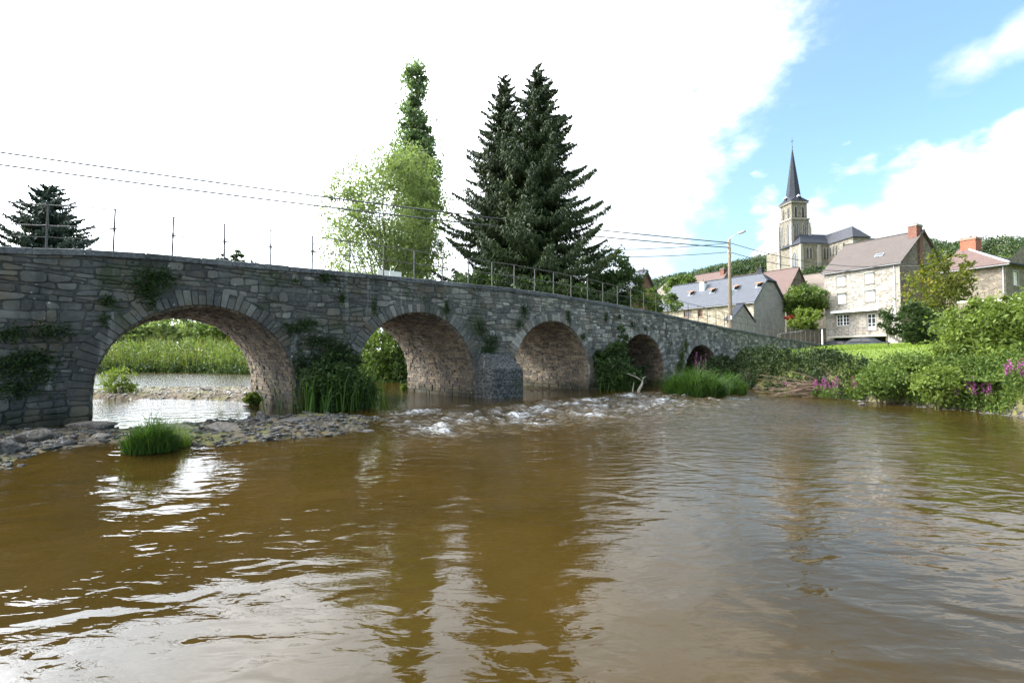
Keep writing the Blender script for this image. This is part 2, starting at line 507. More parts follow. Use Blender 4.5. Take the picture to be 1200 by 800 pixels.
def mat_leaf(name, dark, light, transl=0.35, rough=0.55, hue=None):
    m, t = new_mat(name)
    tone = t.n('ShaderNodeAttribute', attribute_name='tone').outputs['Fac']
    co = t.n('ShaderNodeTexCoord').outputs['Object']
    v = t.math('ADD', t.math('MULTIPLY', tone, 0.75), t.math('MULTIPLY', t.noise(co, 0.9, 3), 0.25))
    stops = [(0.15, dark), (0.85, light)] if hue is None else [(0.12, dark), (0.72, light), (0.95, hue)]
    c = t.ramp(v, stops)
    pb = t.n('ShaderNodeBsdfPrincipled', {'Base Color': c, 'Roughness': rough, 'Specular IOR Level': 0.2}).outputs[0]
    tr = t.n('ShaderNodeBsdfTranslucent', {'Color': t.mixc(1.0, c, (1.25, 1.3, 0.75), 'MULTIPLY')}).outputs[0]
    mx = t.n('ShaderNodeMixShader', {0: transl, 1: pb, 2: tr}).outputs[0]
    t.t.links.new(mx, t.n('ShaderNodeOutputMaterial').inputs[0])
    return m


M['leaf_willow'] = mat_leaf('willow_leaf', (0.085, 0.125, 0.045), (0.19, 0.24, 0.095), 0.5, hue=(0.29, 0.30, 0.12))
M['leaf_poplar'] = mat_leaf('poplar_leaf', (0.06, 0.10, 0.045), (0.15, 0.21, 0.10), 0.45)
M['needle'] = mat_leaf('spruce_needle', (0.010, 0.021, 0.007), (0.036, 0.056, 0.017), 0.15, hue=(0.10, 0.11, 0.03))
M['needle_far'] = mat_leaf('far_spruce_needle', (0.02, 0.035, 0.025), (0.05, 0.075, 0.05), 0.12)
M['leaf_dark'] = mat_leaf('dark_leaf', (0.015, 0.030, 0.008), (0.05, 0.085, 0.022), 0.3)
M['leaf_ivy_shade'] = mat_leaf('shaded_ivy_leaf', (0.010, 0.020, 0.006), (0.034, 0.056, 0.014), 0.12, hue=(0.07, 0.08, 0.02))  # darker leaf colour standing in for the shade on the bank
M['leaf_mid'] = mat_leaf('mid_leaf', (0.03, 0.055, 0.012), (0.10, 0.15, 0.03), 0.38, hue=(0.17, 0.19, 0.045))
M['leaf_bright'] = mat_leaf('bright_leaf', (0.05, 0.08, 0.013), (0.145, 0.195, 0.035), 0.42, hue=(0.24, 0.27, 0.08))
M['leaf_yellow'] = mat_leaf('yellowing_leaf', (0.03, 0.05, 0.01), (0.13, 0.14, 0.02), 0.4, hue=(0.42, 0.30, 0.03))
M['leaf_far'] = mat_leaf('woodland_leaf', (0.014, 0.032, 0.012), (0.055, 0.085, 0.028), 0.2, hue=(0.11, 0.10, 0.04))
M['grass'] = mat_leaf('grass_blade', (0.08, 0.13, 0.015), (0.20, 0.28, 0.04), 0.4, hue=(0.26, 0.26, 0.09))
M['grass_dark'] = mat_leaf('sedge_blade', (0.02, 0.05, 0.008), (0.07, 0.13, 0.02), 0.35)
M['reed'] = mat_leaf('reed_blade', (0.09, 0.12, 0.03), (0.24, 0.26, 0.08), 0.4, hue=(0.36, 0.30, 0.14))
M['flower'] = mat_leaf('purple_flower', (0.20, 0.05, 0.15), (0.38, 0.12, 0.30), 0.3)
M['flower_pale'] = mat_leaf('pale_flower', (0.45, 0.22, 0.30), (0.60, 0.48, 0.45), 0.3)
M['leaf_red'] = mat_leaf('red_leaf', (0.08, 0.01, 0.01), (0.28, 0.04, 0.02), 0.3)


def mat_ground():
    m, t = new_mat('ground')
    co = t.n('ShaderNodeTexCoord').outputs['Object']
    wet = t.n('ShaderNodeAttribute', attribute_name='bed').outputs['Fac']
    nf = t.noise(co, 6, 8, 0.65)
    nm = t.noise(co, 0.5, 6, 0.6)
    grass = t.mixc(nm, (0.075, 0.12, 0.016), (0.15, 0.20, 0.038))
    grass = t.mixc(t.math('MULTIPLY', t.step(nf, 0.45, 0.75), 0.4), grass, (0.19, 0.19, 0.06))
    vo = t.n('ShaderNodeTexVoronoi', {'Vector': co, 'Scale': 6.5})
    vo2 = t.n('ShaderNodeTexVoronoi', {'Vector': co, 'Scale': 2.1})
    s = t.n('ShaderNodeSeparateColor', {0: vo.outputs['Color']}).outputs[0]
    peb = t.mixc(s, (0.04, 0.031, 0.02), (0.13, 0.105, 0.075))
    peb = t.mixc(t.step(vo2.outputs['Distance'], 0.25, 0.2), peb, (0.13, 0.10, 0.05))
    peb = t.mixc(t.math('MULTIPLY', t.step(t.noise(co, 0.9, 5, 0.6, 0.5), 0.5, 0.62), 0.7), peb, (0.10, 0.10, 0.03))
    c = t.mixc(wet, grass, peb)
    h = t.math('ADD', nf, t.math('MULTIPLY', vo.outputs['Distance'], -0.6))
    finish(t, c, 0.95, h, 0.7, 0.06, 0.15)
    return m


M['ground'] = mat_ground()


def mat_water():
    m, t = new_mat('river_water')
    co = t.n('ShaderNodeTexCoord').outputs['Object']
    foam = t.n('ShaderNodeAttribute', attribute_name='foam').outputs['Fac']
    rough_w = t.n('ShaderNodeAttribute', attribute_name='chop').outputs['Fac']
    # gentle long ripples, drawn out across the flow
    a = t.noise(t.mapping(co, (0.85, 1.3, 1), (0, 0, R(-14))), 1.6, 1.6, 0.35, 0.8)
    b = t.noise(t.mapping(co, (0.9, 2.2, 1), (0, 0, R(12))), 3.6, 2.5, 0.5, 0.5)
    c = t.noise(t.mapping(co, (1, 1.5, 1), (0, 0, R(30))), 9.0, 4, 0.6)
    h = t.math('ADD', t.math('MULTIPLY', a, 0.025), t.math('MULTIPLY', b, t.math('MULTIPLY_ADD', rough_w, 0.050, 0.0055)))
    h = t.math('ADD', h, t.math('MULTIPLY', c, t.math('MULTIPLY_ADD', rough_w, 0.020, 0.00012)))
    bump = t.n('ShaderNodeBump', {'Height': h, 'Strength': 1.0, 'Distance': 1.0}).outputs[0]
    turb = t.mixc(t.step(t.noise(co, 0.35, 4), 0.3, 0.7), (0.040, 0.026, 0.0052), (0.060, 0.038, 0.0085))
    dif = t.n('ShaderNodeBsdfDiffuse', {'Color': turb}).outputs[0]
    tra = t.n('ShaderNodeBsdfTransparent', {'Color': (0.50, 0.33, 0.11, 1)}).outputs[0]
    body = t.n('ShaderNodeMixShader', {0: 0.42, 1: dif, 2: tra}).outputs[0]
    fr = t.n('ShaderNodeFresnel', {'IOR': 1.34, 'Normal': bump}).outputs[0]
    gl = t.n('ShaderNodeBsdfGlossy', {'Color': (0.97, 0.98, 1.0, 1), 'Roughness': 0.015, 'Normal': bump}).outputs[0]
    wat = t.n('ShaderNodeMixShader', {0: fr, 1: body, 2: gl}).outputs[0]
    fn = t.noise(t.mapping(co, (1.0, 2.4, 1), (0, 0, R(20))), 6.5, 10, 0.82, 0.5)
    ff = t.step(t.math('ADD', foam, t.math('MULTIPLY', t.math('SUBTRACT', fn, 0.5), 3.2)), 0.62, 1.45)
    fo = t.n('ShaderNodeBsdfPrincipled', {'Base Color': (0.74, 0.77, 0.80, 1), 'Roughness': 0.45}).outputs[0]
    mx = t.n('ShaderNodeMixShader', {0: t.math('MULTIPLY', ff, 0.8), 1: wat, 2: fo}).outputs[0]
    t.t.links.new(mx, t.n('ShaderNodeOutputMaterial').inputs[0])
    return m


M['water'] = mat_water()

# ------------------------------------------------------------------ bridge frame: s along the face, w away from the viewer
BX, BY = -9.428, 14.37
BANG = math.atan2(0.65605, 0.75472)
UX, UY = math.cos(BANG), math.sin(BANG)


def bw(s, wd, z=0.0):
    return Vector((BX + UX * s - UY * wd, BY + UY * s + UX * wd, z))


def to_bridge(X, Y):
    dx_, dy_ = X - BX, Y - BY
    return dx_ * UX + dy_ * UY, -dx_ * UY + dy_ * UX


BW = 5.8
COP = [(-16, 4.1), (-8, 4.45), (-4, 4.66), (-1.9, 4.9), (1.6, 4.99), (4.4, 5.06), (8, 5.14), (12.5, 5.22), (15.4, 5.2), (18.75, 5.1), (24.7, 4.85), (34, 4.28), (42, 3.93), (57.6, 3.31), (66, 3.1)]
ARCH = [(0.27, 2.58, 0.96), (7.6, 2.68, 1.11), (15.24, 2.74, 1.09), (23.0, 2.37, 1.06), (30.2, 2.5, 0.4)]   # centre, radius, springing height


def coptop(s):
    return float(np.interp(s, [c[0] for c in COP], [c[1] for c in COP]))


# ------------------------------------------------------------------ terrain
RIGHT = [(15, -200), (15.5, -20), (16.5, 0), (17.1, 10), (17.2, 16.3), (17.25, 18), (16.6, 20.6), (16.3, 22.4), (15.9, 24.6), (15.2, 27.0), (14.6, 29.5), (15.0, 32.5), (16.8, 37.2), (13.5, 41.5),
         (8.0, 38.0), (3.6, 34.0), (-4, 34.5), (-11.5, 36.5), (-18, 43), (-27, 53), (-38, 59), (-60, 62), (-110, 75), (-700, 90), (-700, 3000), (3000, 3000), (3000, -200)]
LEFT = [(-700, -200), (-10, -200), (-10.5, 0), (-10.5, 7), (-9.6, 9.6), (-13.0, 10.9), (-22, 10), (-30, 14), (-60, 20), (-700, 30)]
BAR = [(-12, 6.4), (-8.6, 8.1), (-8.3, 9.3), (-7.6, 10.0), (-6.2, 10.3), (-5.0, 11.3), (-3.9, 12.7), (-3.6, 14.2), (-5.2, 15.6), (-6.9, 15.4), (-8.8, 13.2), (-9.6, 12.6), (-11.5, 12.2), (-15, 10)]
BAR2 = [(-9.4, 18.2), (-8.0, 19.6), (-9.5, 23.0), (-12.6, 26.6), (-18.5, 27.0), (-24, 24), (-19, 20.6), (-14.2, 20.4), (-11.6, 19.6)]


def poly_dist(X, Y, P):
    """signed distance, positive inside"""
    d = np.full(X.shape, 1e9)
    ins = np.zeros(X.shape, dtype=bool)
    n = len(P)
    for i in range(n):
        x0, y0 = P[i]
        x1, y1 = P[(i + 1) % n]
        ex, ey = x1 - x0, y1 - y0
        t = np.clip(((X - x0) * ex + (Y - y0) * ey) / (ex * ex + ey * ey), 0, 1)
        d = np.minimum(d, (X - x0 - t * ex) ** 2 + (Y - y0 - t * ey) ** 2)
        c = ((y0 > Y) != (y1 > Y)) & (X < (x1 - x0) * (Y - y0) / (y1 - y0 + 1e-12) + x0)
        ins ^= c
    return np.sqrt(d) * np.where(ins, 1, -1)


def terrain(X, Y):
    X = np.asarray(X, float)
    Y = np.asarray(Y, float)
    z = -0.55 + 0.06 * waves(X, Y, 10, 0.8, 4, 5)
    s_, w_ = to_bridge(X, Y)
    dR = poly_dist(X, Y, RIGHT) + 0.25 * waves(X, Y, 8, 1.2, 5, 3)
    up = sstep(-1, 3, w_)                                   # upstream of the bridge the banks are low
    top = 2.25 - 1.15 * up * sstep(8, -4, X) - 0.62 * sstep(28, 21.5, Y) * (1 - up)
    land = -0.35 + (top + 0.35) * sstep(-0.3, 1.1 + 2.9 * up * sstep(8, -4, X), dR)
    land = np.where(dR > 0, land + np.clip(dR - 1, 0, 40) * 0.048 * (1 - up * sstep(8, -4, X) * 0.8), land)
    z = np.where(dR > -0.6, np.maximum(z, land), z)
    # village rises behind the houses up to the church, then the wooded hill
    vil = sstep(72, 140, Y + 0.12 * X) * sstep(25, 95, X) * 24.0
    dip = np.exp(-(((X - 39.5) / 5.5) ** 2 + ((Y - 58.5) / 4.5) ** 2) ** 2) * 1.05
    far = sstep(190, 430, Y) * (52 + 38 * sstep(60, 300, X) - 7 * sstep(300, 380, X) + 2.5 * waves(X, Y, 6, 90, 300, 9)) * sstep(-150, 60, X)
    far += sstep(500, 1400, np.hypot(X, Y)) * 20
    z = z + np.where(dR > 0, vil + np.clip(far - vil, 0, None) * sstep(150, 220, Y), 0)
    z = z - dip
    dL = poly_dist(X, Y, LEFT) + 0.2 * waves(X, Y, 8, 1, 4, 4)
    z = np.maximum(z, np.where(dL > -1, -0.35 + 1.5 * sstep(-0.8, 3.0, dL), -9))
    for P, hh, sd in ((BAR, 0.25, 8), (BAR2, 0.42, 12)):
        d = poly_dist(X, Y, P) + 0.12 * waves(X, Y, 10, 0.4, 1.6, sd) + (0.08 if sd == 8 else 0.0)
        z = np.maximum(z, np.where(d > -1.4, -0.5 + (0.5 + hh) * sstep(-1.1, 0.8, d) + 0.06 * waves(X, Y, 14, 0.3, 1.3, sd + 1), -9))
    return z


def tz(x, y):
    return float(terrain(np.array([x]), np.array([y]))[0])


def spaced(segs):
    out = []
    for a, b, st in segs:
        n = max(1, int(round((b - a) / st)))
        out += list(np.linspace(a, b, n, endpoint=False))
    out.append(segs[-1][1])
    return np.array(out)


gx = spaced([(-2500, -700, 180), (-700, -120, 30), (-120, -30, 3), (-30, -14, 0.6), (-14, 18, 0.22), (18, 40, 0.6), (40, 120, 2.0), (120, 600, 12), (600, 2500, 190)])
gy = spaced([(-200, -20, 12), (-20, 5, 1.0), (5, 40, 0.25), (40, 75, 0.8), (75, 180, 2.5), (180, 600, 12), (600, 2900, 190)])
GX, GY = np.meshgrid(gx, gy)
GZ = terrain(GX, GY)
dRg = poly_dist(GX, GY, RIGHT)
bed = 1 - sstep(0.2, 0.9, dRg)
grd = grid_mesh('ground', gx, gy, GZ, M['ground'], {'bed': bed})
tag(grd, 'riverbed of brown pebbles rising to grassy banks and the village slope', kind='structure')

# ------------------------------------------------------------------ river
wx = spaced([(-400, -60, 20), (-60, -20, 1.5), (-20, -7, 0.35), (-7, 13, 0.085), (13, 19, 0.3), (19, 60, 5)])
wy = spaced([(-120, 0, 10), (0, 10, 0.35), (10, 25, 0.085), (25, 36, 0.3), (36, 80, 1.5), (80, 110, 6)])
WX, WY = np.meshgrid(wx, wy)
S_, W_ = to_bridge(WX, WY)
DD = -W_
drop = sstep(6.6, 2.6, DD + 0.5 * waves(WX, WY, 5, 3, 9, 21))
WZ = 0.24 * drop
DZ = DD + 0.35 * waves(WX, WY, 6, 2, 6, 35)
zone = sstep(1.6, 3.6, DZ) * sstep(9.2, 5.4, DZ) * sstep(2.6, 5.0, S_) * sstep(31, 16, S_)
zone2 = sstep(0.0, 1.0, DD) * sstep(5.0, 3.0, DD) * sstep(-7, -5.5, S_) * sstep(-0.5, -2.5, S_) * 0.4
turb = waves(WX, WY, 26, 0.35, 1.7, 31) + 0.5 * waves(WX, WY, 20, 0.2, 0.6, 32)
WZ = WZ + (zone * 0.055 + zone2 * 0.02) * turb
trail = sstep(30, 10, DD) * sstep(2, 5, DD) * sstep(6, 16, S_)
WZ = WZ + 0.012 * trail * waves(WX, WY, 20, 0.5, 1.6, 33, 1.8)
foam = np.clip(zone * (0.54 + 0.30 * waves(WX, WY, 14, 0.8, 3.5, 34) + 0.22 * turb), 0, 1)
foam = np.maximum(foam, (0.30 + 0.2 * waves(WX, WY, 10, 1.0, 4, 36)) * sstep(14, 7, DD) * sstep(4, 6, DD) * sstep(5, 9, S_) * sstep(27, 14, S_))
foam = np.maximum(foam, zone2 * (0.3 + 0.3 * turb))
chop = np.clip((0.16 + 0.40 * sstep(0, 8, WX) * sstep(5, 13, WY)) * sstep(20, 8, DD) * sstep(1.0, 4, S_) + zone * 0.7 + 0.4 * trail * sstep(15, 7, DD) + 0.38 * sstep(0.0, -3, DD), 0, 1)
wat = grid_mesh('river', wx, wy, WZ, M['water'], {'foam': foam, 'chop': chop})
tag(wat, 'murky brown river with ripples and a strip of white rapids below the bridge', kind='structure')


# ------------------------------------------------------------------ masonry
def clip(poly, nx, ny, d):
    """keep the side where nx*x+ny*y >= d"""
    out = []
    n = len(poly)
    for i in range(n):
        a, b = poly[i], poly[(i + 1) % n]
        da, db = nx * a[0] + ny * a[1] - d, nx * b[0] + ny * b[1] - d
        if da >= 0:
            out.append(a)
        if (da >= 0) != (db >= 0):
            t = da / (da - db)
            out.append((a[0] + t * (b[0] - a[0]), a[1] + t * (b[1] - a[1])))
    return out


def area(p):
    return 0.5 * sum(p[i][0] * p[(i + 1) % len(p)][1] - p[(i + 1) % len(p)][0] * p[i][1] for i in range(len(p)))


def round_poly(p, r=0.22):
    """cut the corners and jitter: an irregular stone outline"""
    out = []
    n = len(p)
    for i in range(n):
        a, b, c = p[i - 1], p[i], p[(i + 1) % n]
        for q in (a, c):
            f = random.uniform(0.5, 1.3) * r
            L = math.hypot(q[0] - b[0], q[1] - b[1]) + 1e-9
            f = min(f, 0.07 / L)
            out.append((b[0] + (q[0] - b[0]) * f, b[1] + (q[1] - b[1]) * f))
    return out


def stone_geo(poly, h, fmap, base=-0.02, inset=0.022):
    n = len(poly)
    cx = sum(p[0] for p in poly) / n
    cy = sum(p[1] for p in poly) / n

    def shrink(k):
        res = []
        for p in poly:
            L = math.hypot(p[0] - cx, p[1] - cy) + 1e-9
            f = max(0.3, 1 - k / L)
            res.append((cx + (p[0] - cx) * f, cy + (p[1] - cy) * f))
        return res
    tx, ty = random.uniform(-0.06, 0.06), random.uniform(-0.06, 0.06)
    V, F = [], []
    for ring, hh in ((poly, base), (shrink(0.005), h * 0.6), (shrink(inset), h)):
        for p in ring:
            e = 0 if hh == base else (p[0] - cx) * tx + (p[1] - cy) * ty + random.uniform(-0.004, 0.004)
            V.append(fmap(p[0], p[1], hh + e))
    for r in range(2):
        for i in range(n):
            j = (i + 1) % n
            F.append((r * n + i, r * n + j, (r + 1) * n + j, (r + 1) * n + i))
    V.append(fmap(cx, cy, h + random.uniform(0.0, 0.012)))
    for i in range(n):
        F.append((2 * n + i, 2 * n + (i + 1) % n, 3 * n))
    return V, F


bridge = empty('stone_bridge', (BX, BY, 0), BANG, 'long grey rubble stone road bridge with five arches crossing the river', 'bridge')


def front(p, q, h):
    return (p, -h, q)


def build_bridge():
    # core with openings (mortar shows between the stones)
    V, F = [], []
    SL, SR = -16.0, 66.0
    ss = [SL]
    low = {}
    samples = []
    s = SL
    cols = []
    for (c, r, zs) in ARCH:
        while s < c - r - 0.6:
            cols.append((s, -1.2))
            s += 0.6
        cols.append((c - r, -1.2))
        for k in range(0, 33):
            th = math.pi * (1 - k / 32)
            cols.append((c + r * math.cos(th), zs + r * math.sin(th)))
        cols.append((c + r, -1.2))
        s = c + r + 0.5
    while s < SR:
        cols.append((s, -1.2))
        s += 0.8
    cols.append((SR, -1.2))
    for (s_, zl) in cols:
        zt = coptop(s_) - 0.16
        V += [(s_, 0, zl), (s_, 0, zt), (s_, BW, zl), (s_, BW, zt)]
    soff_s, soff_f = [], []
    for i in range(len(cols) - 1):
        a, b = 4 * i, 4 * (i + 1)
        if abs(cols[i][0] - cols[i + 1][0]) > 1e-6:
            F.append((a, b, b + 1, a + 1))
            F.append((a + 2, a + 3, b + 3, b + 2))
            F.append((a + 1, b + 1, b + 3, a + 3))
        F.append((a, a + 2, b + 2, b))
    F.append((0, 1, 3, 2))
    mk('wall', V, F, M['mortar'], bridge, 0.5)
    stones = []          # (size key, V, F, tone)
    z = -0.45
    course = []
    while z < 5.3:
        h = random.uniform(0.12, 0.25) if z > 0.9 else random.uniform(0.24, 0.36)
        course.append((z, z + h))
        z += h

    def wob(s_, k):
        return 0.045 * math.sin(s_ * 1.9 + k * 1.7) + 0.03 * math.sin(s_ * 4.3 + k * 2.9) + 0.05 * math.sin(s_ * 0.5 + k * 0.5)
    for ci, (z0, z1) in enumerate(course):
        s_ = -9.0 + random.uniform(0, 0.3)
        while s_ < 60:
            L = random.uniform(0.17, 0.52) * (1.35 if z0 < 0.9 else 1.0)
            if random.random() < 0.1:
                L *= 1.4
            s1 = s_ + L
            j = lambda: random.uniform(-0.045, 0.045)
            g = 0.009
            cells = [(s_, s1, z0, z1)]
            if z1 - z0 > 0.2 and random.random() < 0.30:
                zm = z0 + (z1 - z0) * random.uniform(0.4, 0.6)
                cells = [(s_, s1, z0, zm), (s_, s1, zm, z1)]
            for (a0, a1, b0, b1) in cells:
                wb0, wb1 = wob(a0, ci if b0 == z0 else ci + 0.5), wob(a1, ci if b0 == z0 else ci + 0.5)
                wt0, wt1 = wob(a0, ci + 1 if b1 == z1 else ci + 0.5), wob(a1, ci + 1 if b1 == z1 else ci + 0.5)
                P = [(a0 + g + j(), b0 + g + wb0), (a1 - g + j(), b0 + g + wb1), (a1 - g + j(), b1 - g + wt1), (a0 + g + j(), b1 - g + wt0)]
                cx, cz = (a0 + a1) / 2, (b0 + b1) / 2
                zt = coptop(cx) - 0.175
                sl = (coptop(cx + .5) - coptop(cx - .5))
                P = clip(P, sl, -1, sl * cx - zt)
                ok = len(P) > 2
                for (c, r, zs) in ARCH:
                    if not ok or abs(cx - c) > r + 1.2:
                        continue
                    if cz > zs:
                        rr = r + 0.44
                        d = math.hypot(cx - c, cz - zs)
                        if d < rr - 0.05:
                            ok = False
                            break
                        ux, uz = (cx - c) / d, (cz - zs) / d
                        P = clip(P, ux, uz, ux * c + uz * zs + rr)
                    else:
                        sg = 1 if cx > c else -1
                        if sg * (cx - c) < r - 0.1:
                            ok = False
                            break
                        P = clip(P, sg, 0, sg * c + r + 0.004)
                    ok = len(P) > 2
                if not ok or abs(area(P)) < 0.006:
                    continue
                big = s_ < 26
                hh = random.uniform(0.018, 0.06)
                V, F = stone_geo(round_poly(P, 0.2) if big else P, hh, front)
                depth = BY + UY * cx
                key = abs(area(P)) / depth ** 2 if -4.3 < cx else 0
                stones.append((key, V, F, random.random() ** 1.15))
            s_ = s1
    stones.sort(key=lambda q: -q[0])
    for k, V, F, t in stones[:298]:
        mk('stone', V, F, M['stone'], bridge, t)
    mb = MB()
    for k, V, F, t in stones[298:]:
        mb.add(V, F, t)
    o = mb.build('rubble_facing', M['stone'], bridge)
    o['kind'] = 'stuff'
    # arch rings
    for ai, (c, r, zs) in enumerate(ARCH):
        n = int(math.pi * r / (0.175 if ai < 4 else 0.2))
        edges = [math.pi * (i + random.uniform(-0.16, 0.16) * (0 < i < n)) / n for i in range(n + 1)]
        for i in range(n):
            t0, t1 = edges[i] + 0.0016, edges[i + 1] - 0.0016
            ro = r + random.uniform(0.30, 0.58)
            P = [(c + r * 0.999 * math.cos(t0), zs + r * math.sin(t0)), (c + ro * math.cos(t0), zs + ro * math.sin(t0)),
                 (c + ro * math.cos(t1), zs + ro * math.sin(t1)), (c + r * 0.999 * math.cos(t1), zs + r * math.sin(t1))]
            V, F = stone_geo(round_poly(P, 0.09), random.uniform(0.045, 0.085), front, inset=0.014)
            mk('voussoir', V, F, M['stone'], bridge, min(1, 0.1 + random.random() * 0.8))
        # vault lining: long thin stones laid along the barrel
        Lj = zs + 0.35
        Ltot = 2 * Lj + math.pi * r

        def vmap(t, wd, h, c=c, r=r, zs=zs, Lj=Lj):
            if t < Lj:
                return (c - r + h, wd, zs - (Lj - t))
            if t > Lj + math.pi * r:
                return (c + r - h, wd, zs - (t - Lj - math.pi * r))
            th = math.pi - (t - Lj) / r
            return (c + (r - h) * math.cos(th), wd, zs + (r - h) * math.sin(th))
        mv = MB()
        t = 0.0
        while t < Ltot - 0.1:
            dt = random.uniform(0.085, 0.17) * (1.0 if t > Lj * 0.7 and t < Ltot - Lj * 0.7 else 1.3)
            wd = 0.02 - random.uniform(0, 0.2)
            while wd < BW:
                dw = random.uniform(0.2, 0.55)
                a0, a1 = max(0.03, wd), min(BW - 0.01, wd + dw)
                if a1 - a0 > 0.06:
                    e = [random.uniform(-0.012, 0.012) for _ in range(4)]
                    P = [(t + 0.006 + e[0], a0 + 0.006), (t + dt - 0.006 + e[1], a0 + 0.006), (t + dt - 0.006 + e[2], a1 - 0.006), (t + 0.006 + e[3], a1 - 0.006)]
                    V, F = stone_geo(P, random.uniform(0.012, 0.06), vmap, -0.01, 0.014)
                    mv.add(V, F, random.random())
                wd += dw
            t += dt
        o = mv.build('vault_lining', M['vault'], bridge)
        o['kind'] = 'stuff'
    # copings on both sides
    for side in (0, 1):
        s_ = -15.5
        while s_ < 65:
            L = random.uniform(0.7, 1.35)
            z0, z1 = coptop(s_), coptop(s_ + L)
            dz_ = random.uniform(-0.012, 0.012)
            w0, w1 = (-0.09, 0.42) if side == 0 else (BW - 0.42, BW + 0.09)
            a, b = s_ + 0.006, s_ + L - 0.006
            th = 0.17
            e = 0.018
            V = [(a, w0, z0 - th), (b, w0, z1 - th), (b, w1, z1 - th), (a, w1, z0 - th),
                 (a, w0 - 0.01, z0 - e + dz_), (b, w0 - 0.01, z1 - e + dz_), (b, w1, z1 - e + dz_), (a, w1, z0 - e + dz_),
                 (a + e, w0 + e, z0 + dz_), (b - e, w0 + e, z1 + dz_), (b - e, w1 - e, z1 + dz_), (a + e, w1 - e, z0 + dz_)]
            F = [(0, 3, 2, 1)] + [(i, (i + 1) % 4, 4 + (i + 1) % 4, 4 + i) for i in range(4)] + [(4 + i, 4 + (i + 1) % 4, 8 + (i + 1) % 4, 8 + i) for i in range(4)] + [(8, 9, 10, 11)]
            mk('coping_stone', V, F, M['coping'], bridge, random.random())
            s_ += L
    # cutwater standing in front of the pier between the second and third arch, with a sloping cap
    a0, a1, pr, zt = 10.34, 12.40, 0.95, 1.5
    mb = MB()
    pl = [(a0, 0.0), (a0 + 0.25, -pr), (a1 - 0.1, -pr), (a1, 0.0)]
    n = len(pl)
    V = [(x, y, -1.0) for x, y in pl] + [(x * 1.0, y, zt) for x, y in pl] + [(a0 + 0.3, -0.02, zt + 0.75), (a1 - 0.3, -0.02, zt + 0.75)]
    F = [(i, (i + 1) % n, n + (i + 1) % n, n + i) for i in range(n - 1)] + [(n, n + 1, 2 * n), (n + 1, n + 2, 2 * n + 1, 2 * n), (n + 2, n + 3, 2 * n + 1)]
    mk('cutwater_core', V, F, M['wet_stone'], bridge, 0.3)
    mc = MB()
    for i in range(n - 1):
        p0, p1 = Vector((*pl[i], 0)), Vector((*pl[i + 1], 0))
        L = (p1 - p0).length
        d = (p1 - p0) / L
        nrm = Vector((d.y, -d.x, 0))

        def cmap(t, q, h, p0=p0, d=d, nrm=nrm):
            v = p0 + d * t + nrm * h
            return (v.x, v.y, q)
        z = -0.5
        while z < zt - 0.1:
            hz = min(random.uniform(0.24, 0.36), zt - z)
            t = 0.0
            while t < L - 0.05:
                dl = min(random.uniform(0.35, 0.75), L - t)
                if L - t - dl < 0.15:
                    dl = L - t
                P = [(t + .008, z + .008), (t + dl - .008, z + .008), (t + dl - .008, z + hz - .008), (t + .008, z + hz - .008)]
                V, F = stone_geo(P, random.uniform(0.02, 0.04), cmap)
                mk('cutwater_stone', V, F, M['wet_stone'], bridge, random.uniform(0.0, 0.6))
                t += dl
            z += hz
    # small iron tie plate on the face beside the fourth arch
    MB().box(25.55, 25.66, -0.10, -0.05, 3.2, 4.3).build('tie_plate', M['iron'], bridge)
    # road surface
    V, F = [], []
    xs = np.arange(-16, 66.1, 1.0)
    for i, s_ in enumerate(xs):
        zt = coptop(s_) - 0.14
        V += [(s_, 0.44, zt), (s_, BW - 0.44, zt)]
        if i:
            F.append((2 * i - 2, 2 * i, 2 * i + 1, 2 * i - 1))
    mk('road_surface', V, F, M['concrete'], bridge, 0.5)


build_bridge()


def railing(wd, label, s0, s1, step, phase, hh):
    root = empty('railing', bw(0, 0), BANG, label, 'railing', 'iron railings along the bridge')
    s_ = s0 + phase
    k = 0
    while s_ < s1:
        z0 = coptop(s_)
        mb = MB()
        mb.tube([(s_, wd, z0 - 0.03), (s_, wd, z0 + hh)], 0.024, 6, 0.4)
        mb.tube([(s_, wd, z0 - 0.02), (s_, wd, z0 + 0.40)], 0.025, 6, 0.3)
        mb.tube([(s_, wd, z0 + hh * 0.47), (s_, wd, z0 + hh * 0.60)], 0.032, 6, 0.1)
        sl = coptop(s_ + 0.1) - coptop(s_ - 0.1)
        mb.tube([(s_ - 0.12, wd, z0 + hh * 0.53 - sl * 0.6), (s_ - 0.03, wd, z0 + hh * 0.53), (s_ + 0.03, wd, z0 + hh * 0.53), (s_ + 0.12, wd, z0 + hh * 0.53 + sl * 0.6)], [0.012, 0.024, 0.024, 0.012], 5, 0.1)
        lean = random.uniform(-0.02, 0.02)
        V = [(v[0] + (v[2] - z0) * lean, v[1], v[2]) for v in mb.V]
        mk('post', V, mb.F, M['rail'], root, mb.T)
        s_ += step
    for f in (0.99, 0.53):
        pts = [(q, wd, coptop(q) + hh * f + 0.006 * math.sin(q * 2.1)) for q in np.arange(s0 - 1, s1, 0.66)]
        MB().tube(pts, 0.017, 5).build('rail', M['rail'], root)
    pts = [(q, wd, coptop(q) + hh * 0.27) for q in np.arange(s0 - 1, s1, 1.33)]
    if wd < 1:
        MB().tube(pts, 0.005, 4).build('wire', M['rail'], root)
    return root


railing(0.16, 'iron post and rail fence along the near edge of the bridge top', -12.6, 56, 1.335, 0.0, 1.17)
railing(BW - 0.16, 'iron post and rail fence on the far edge of the bridge road', -12.6, 56, 1.335, 0.55, 0.93)

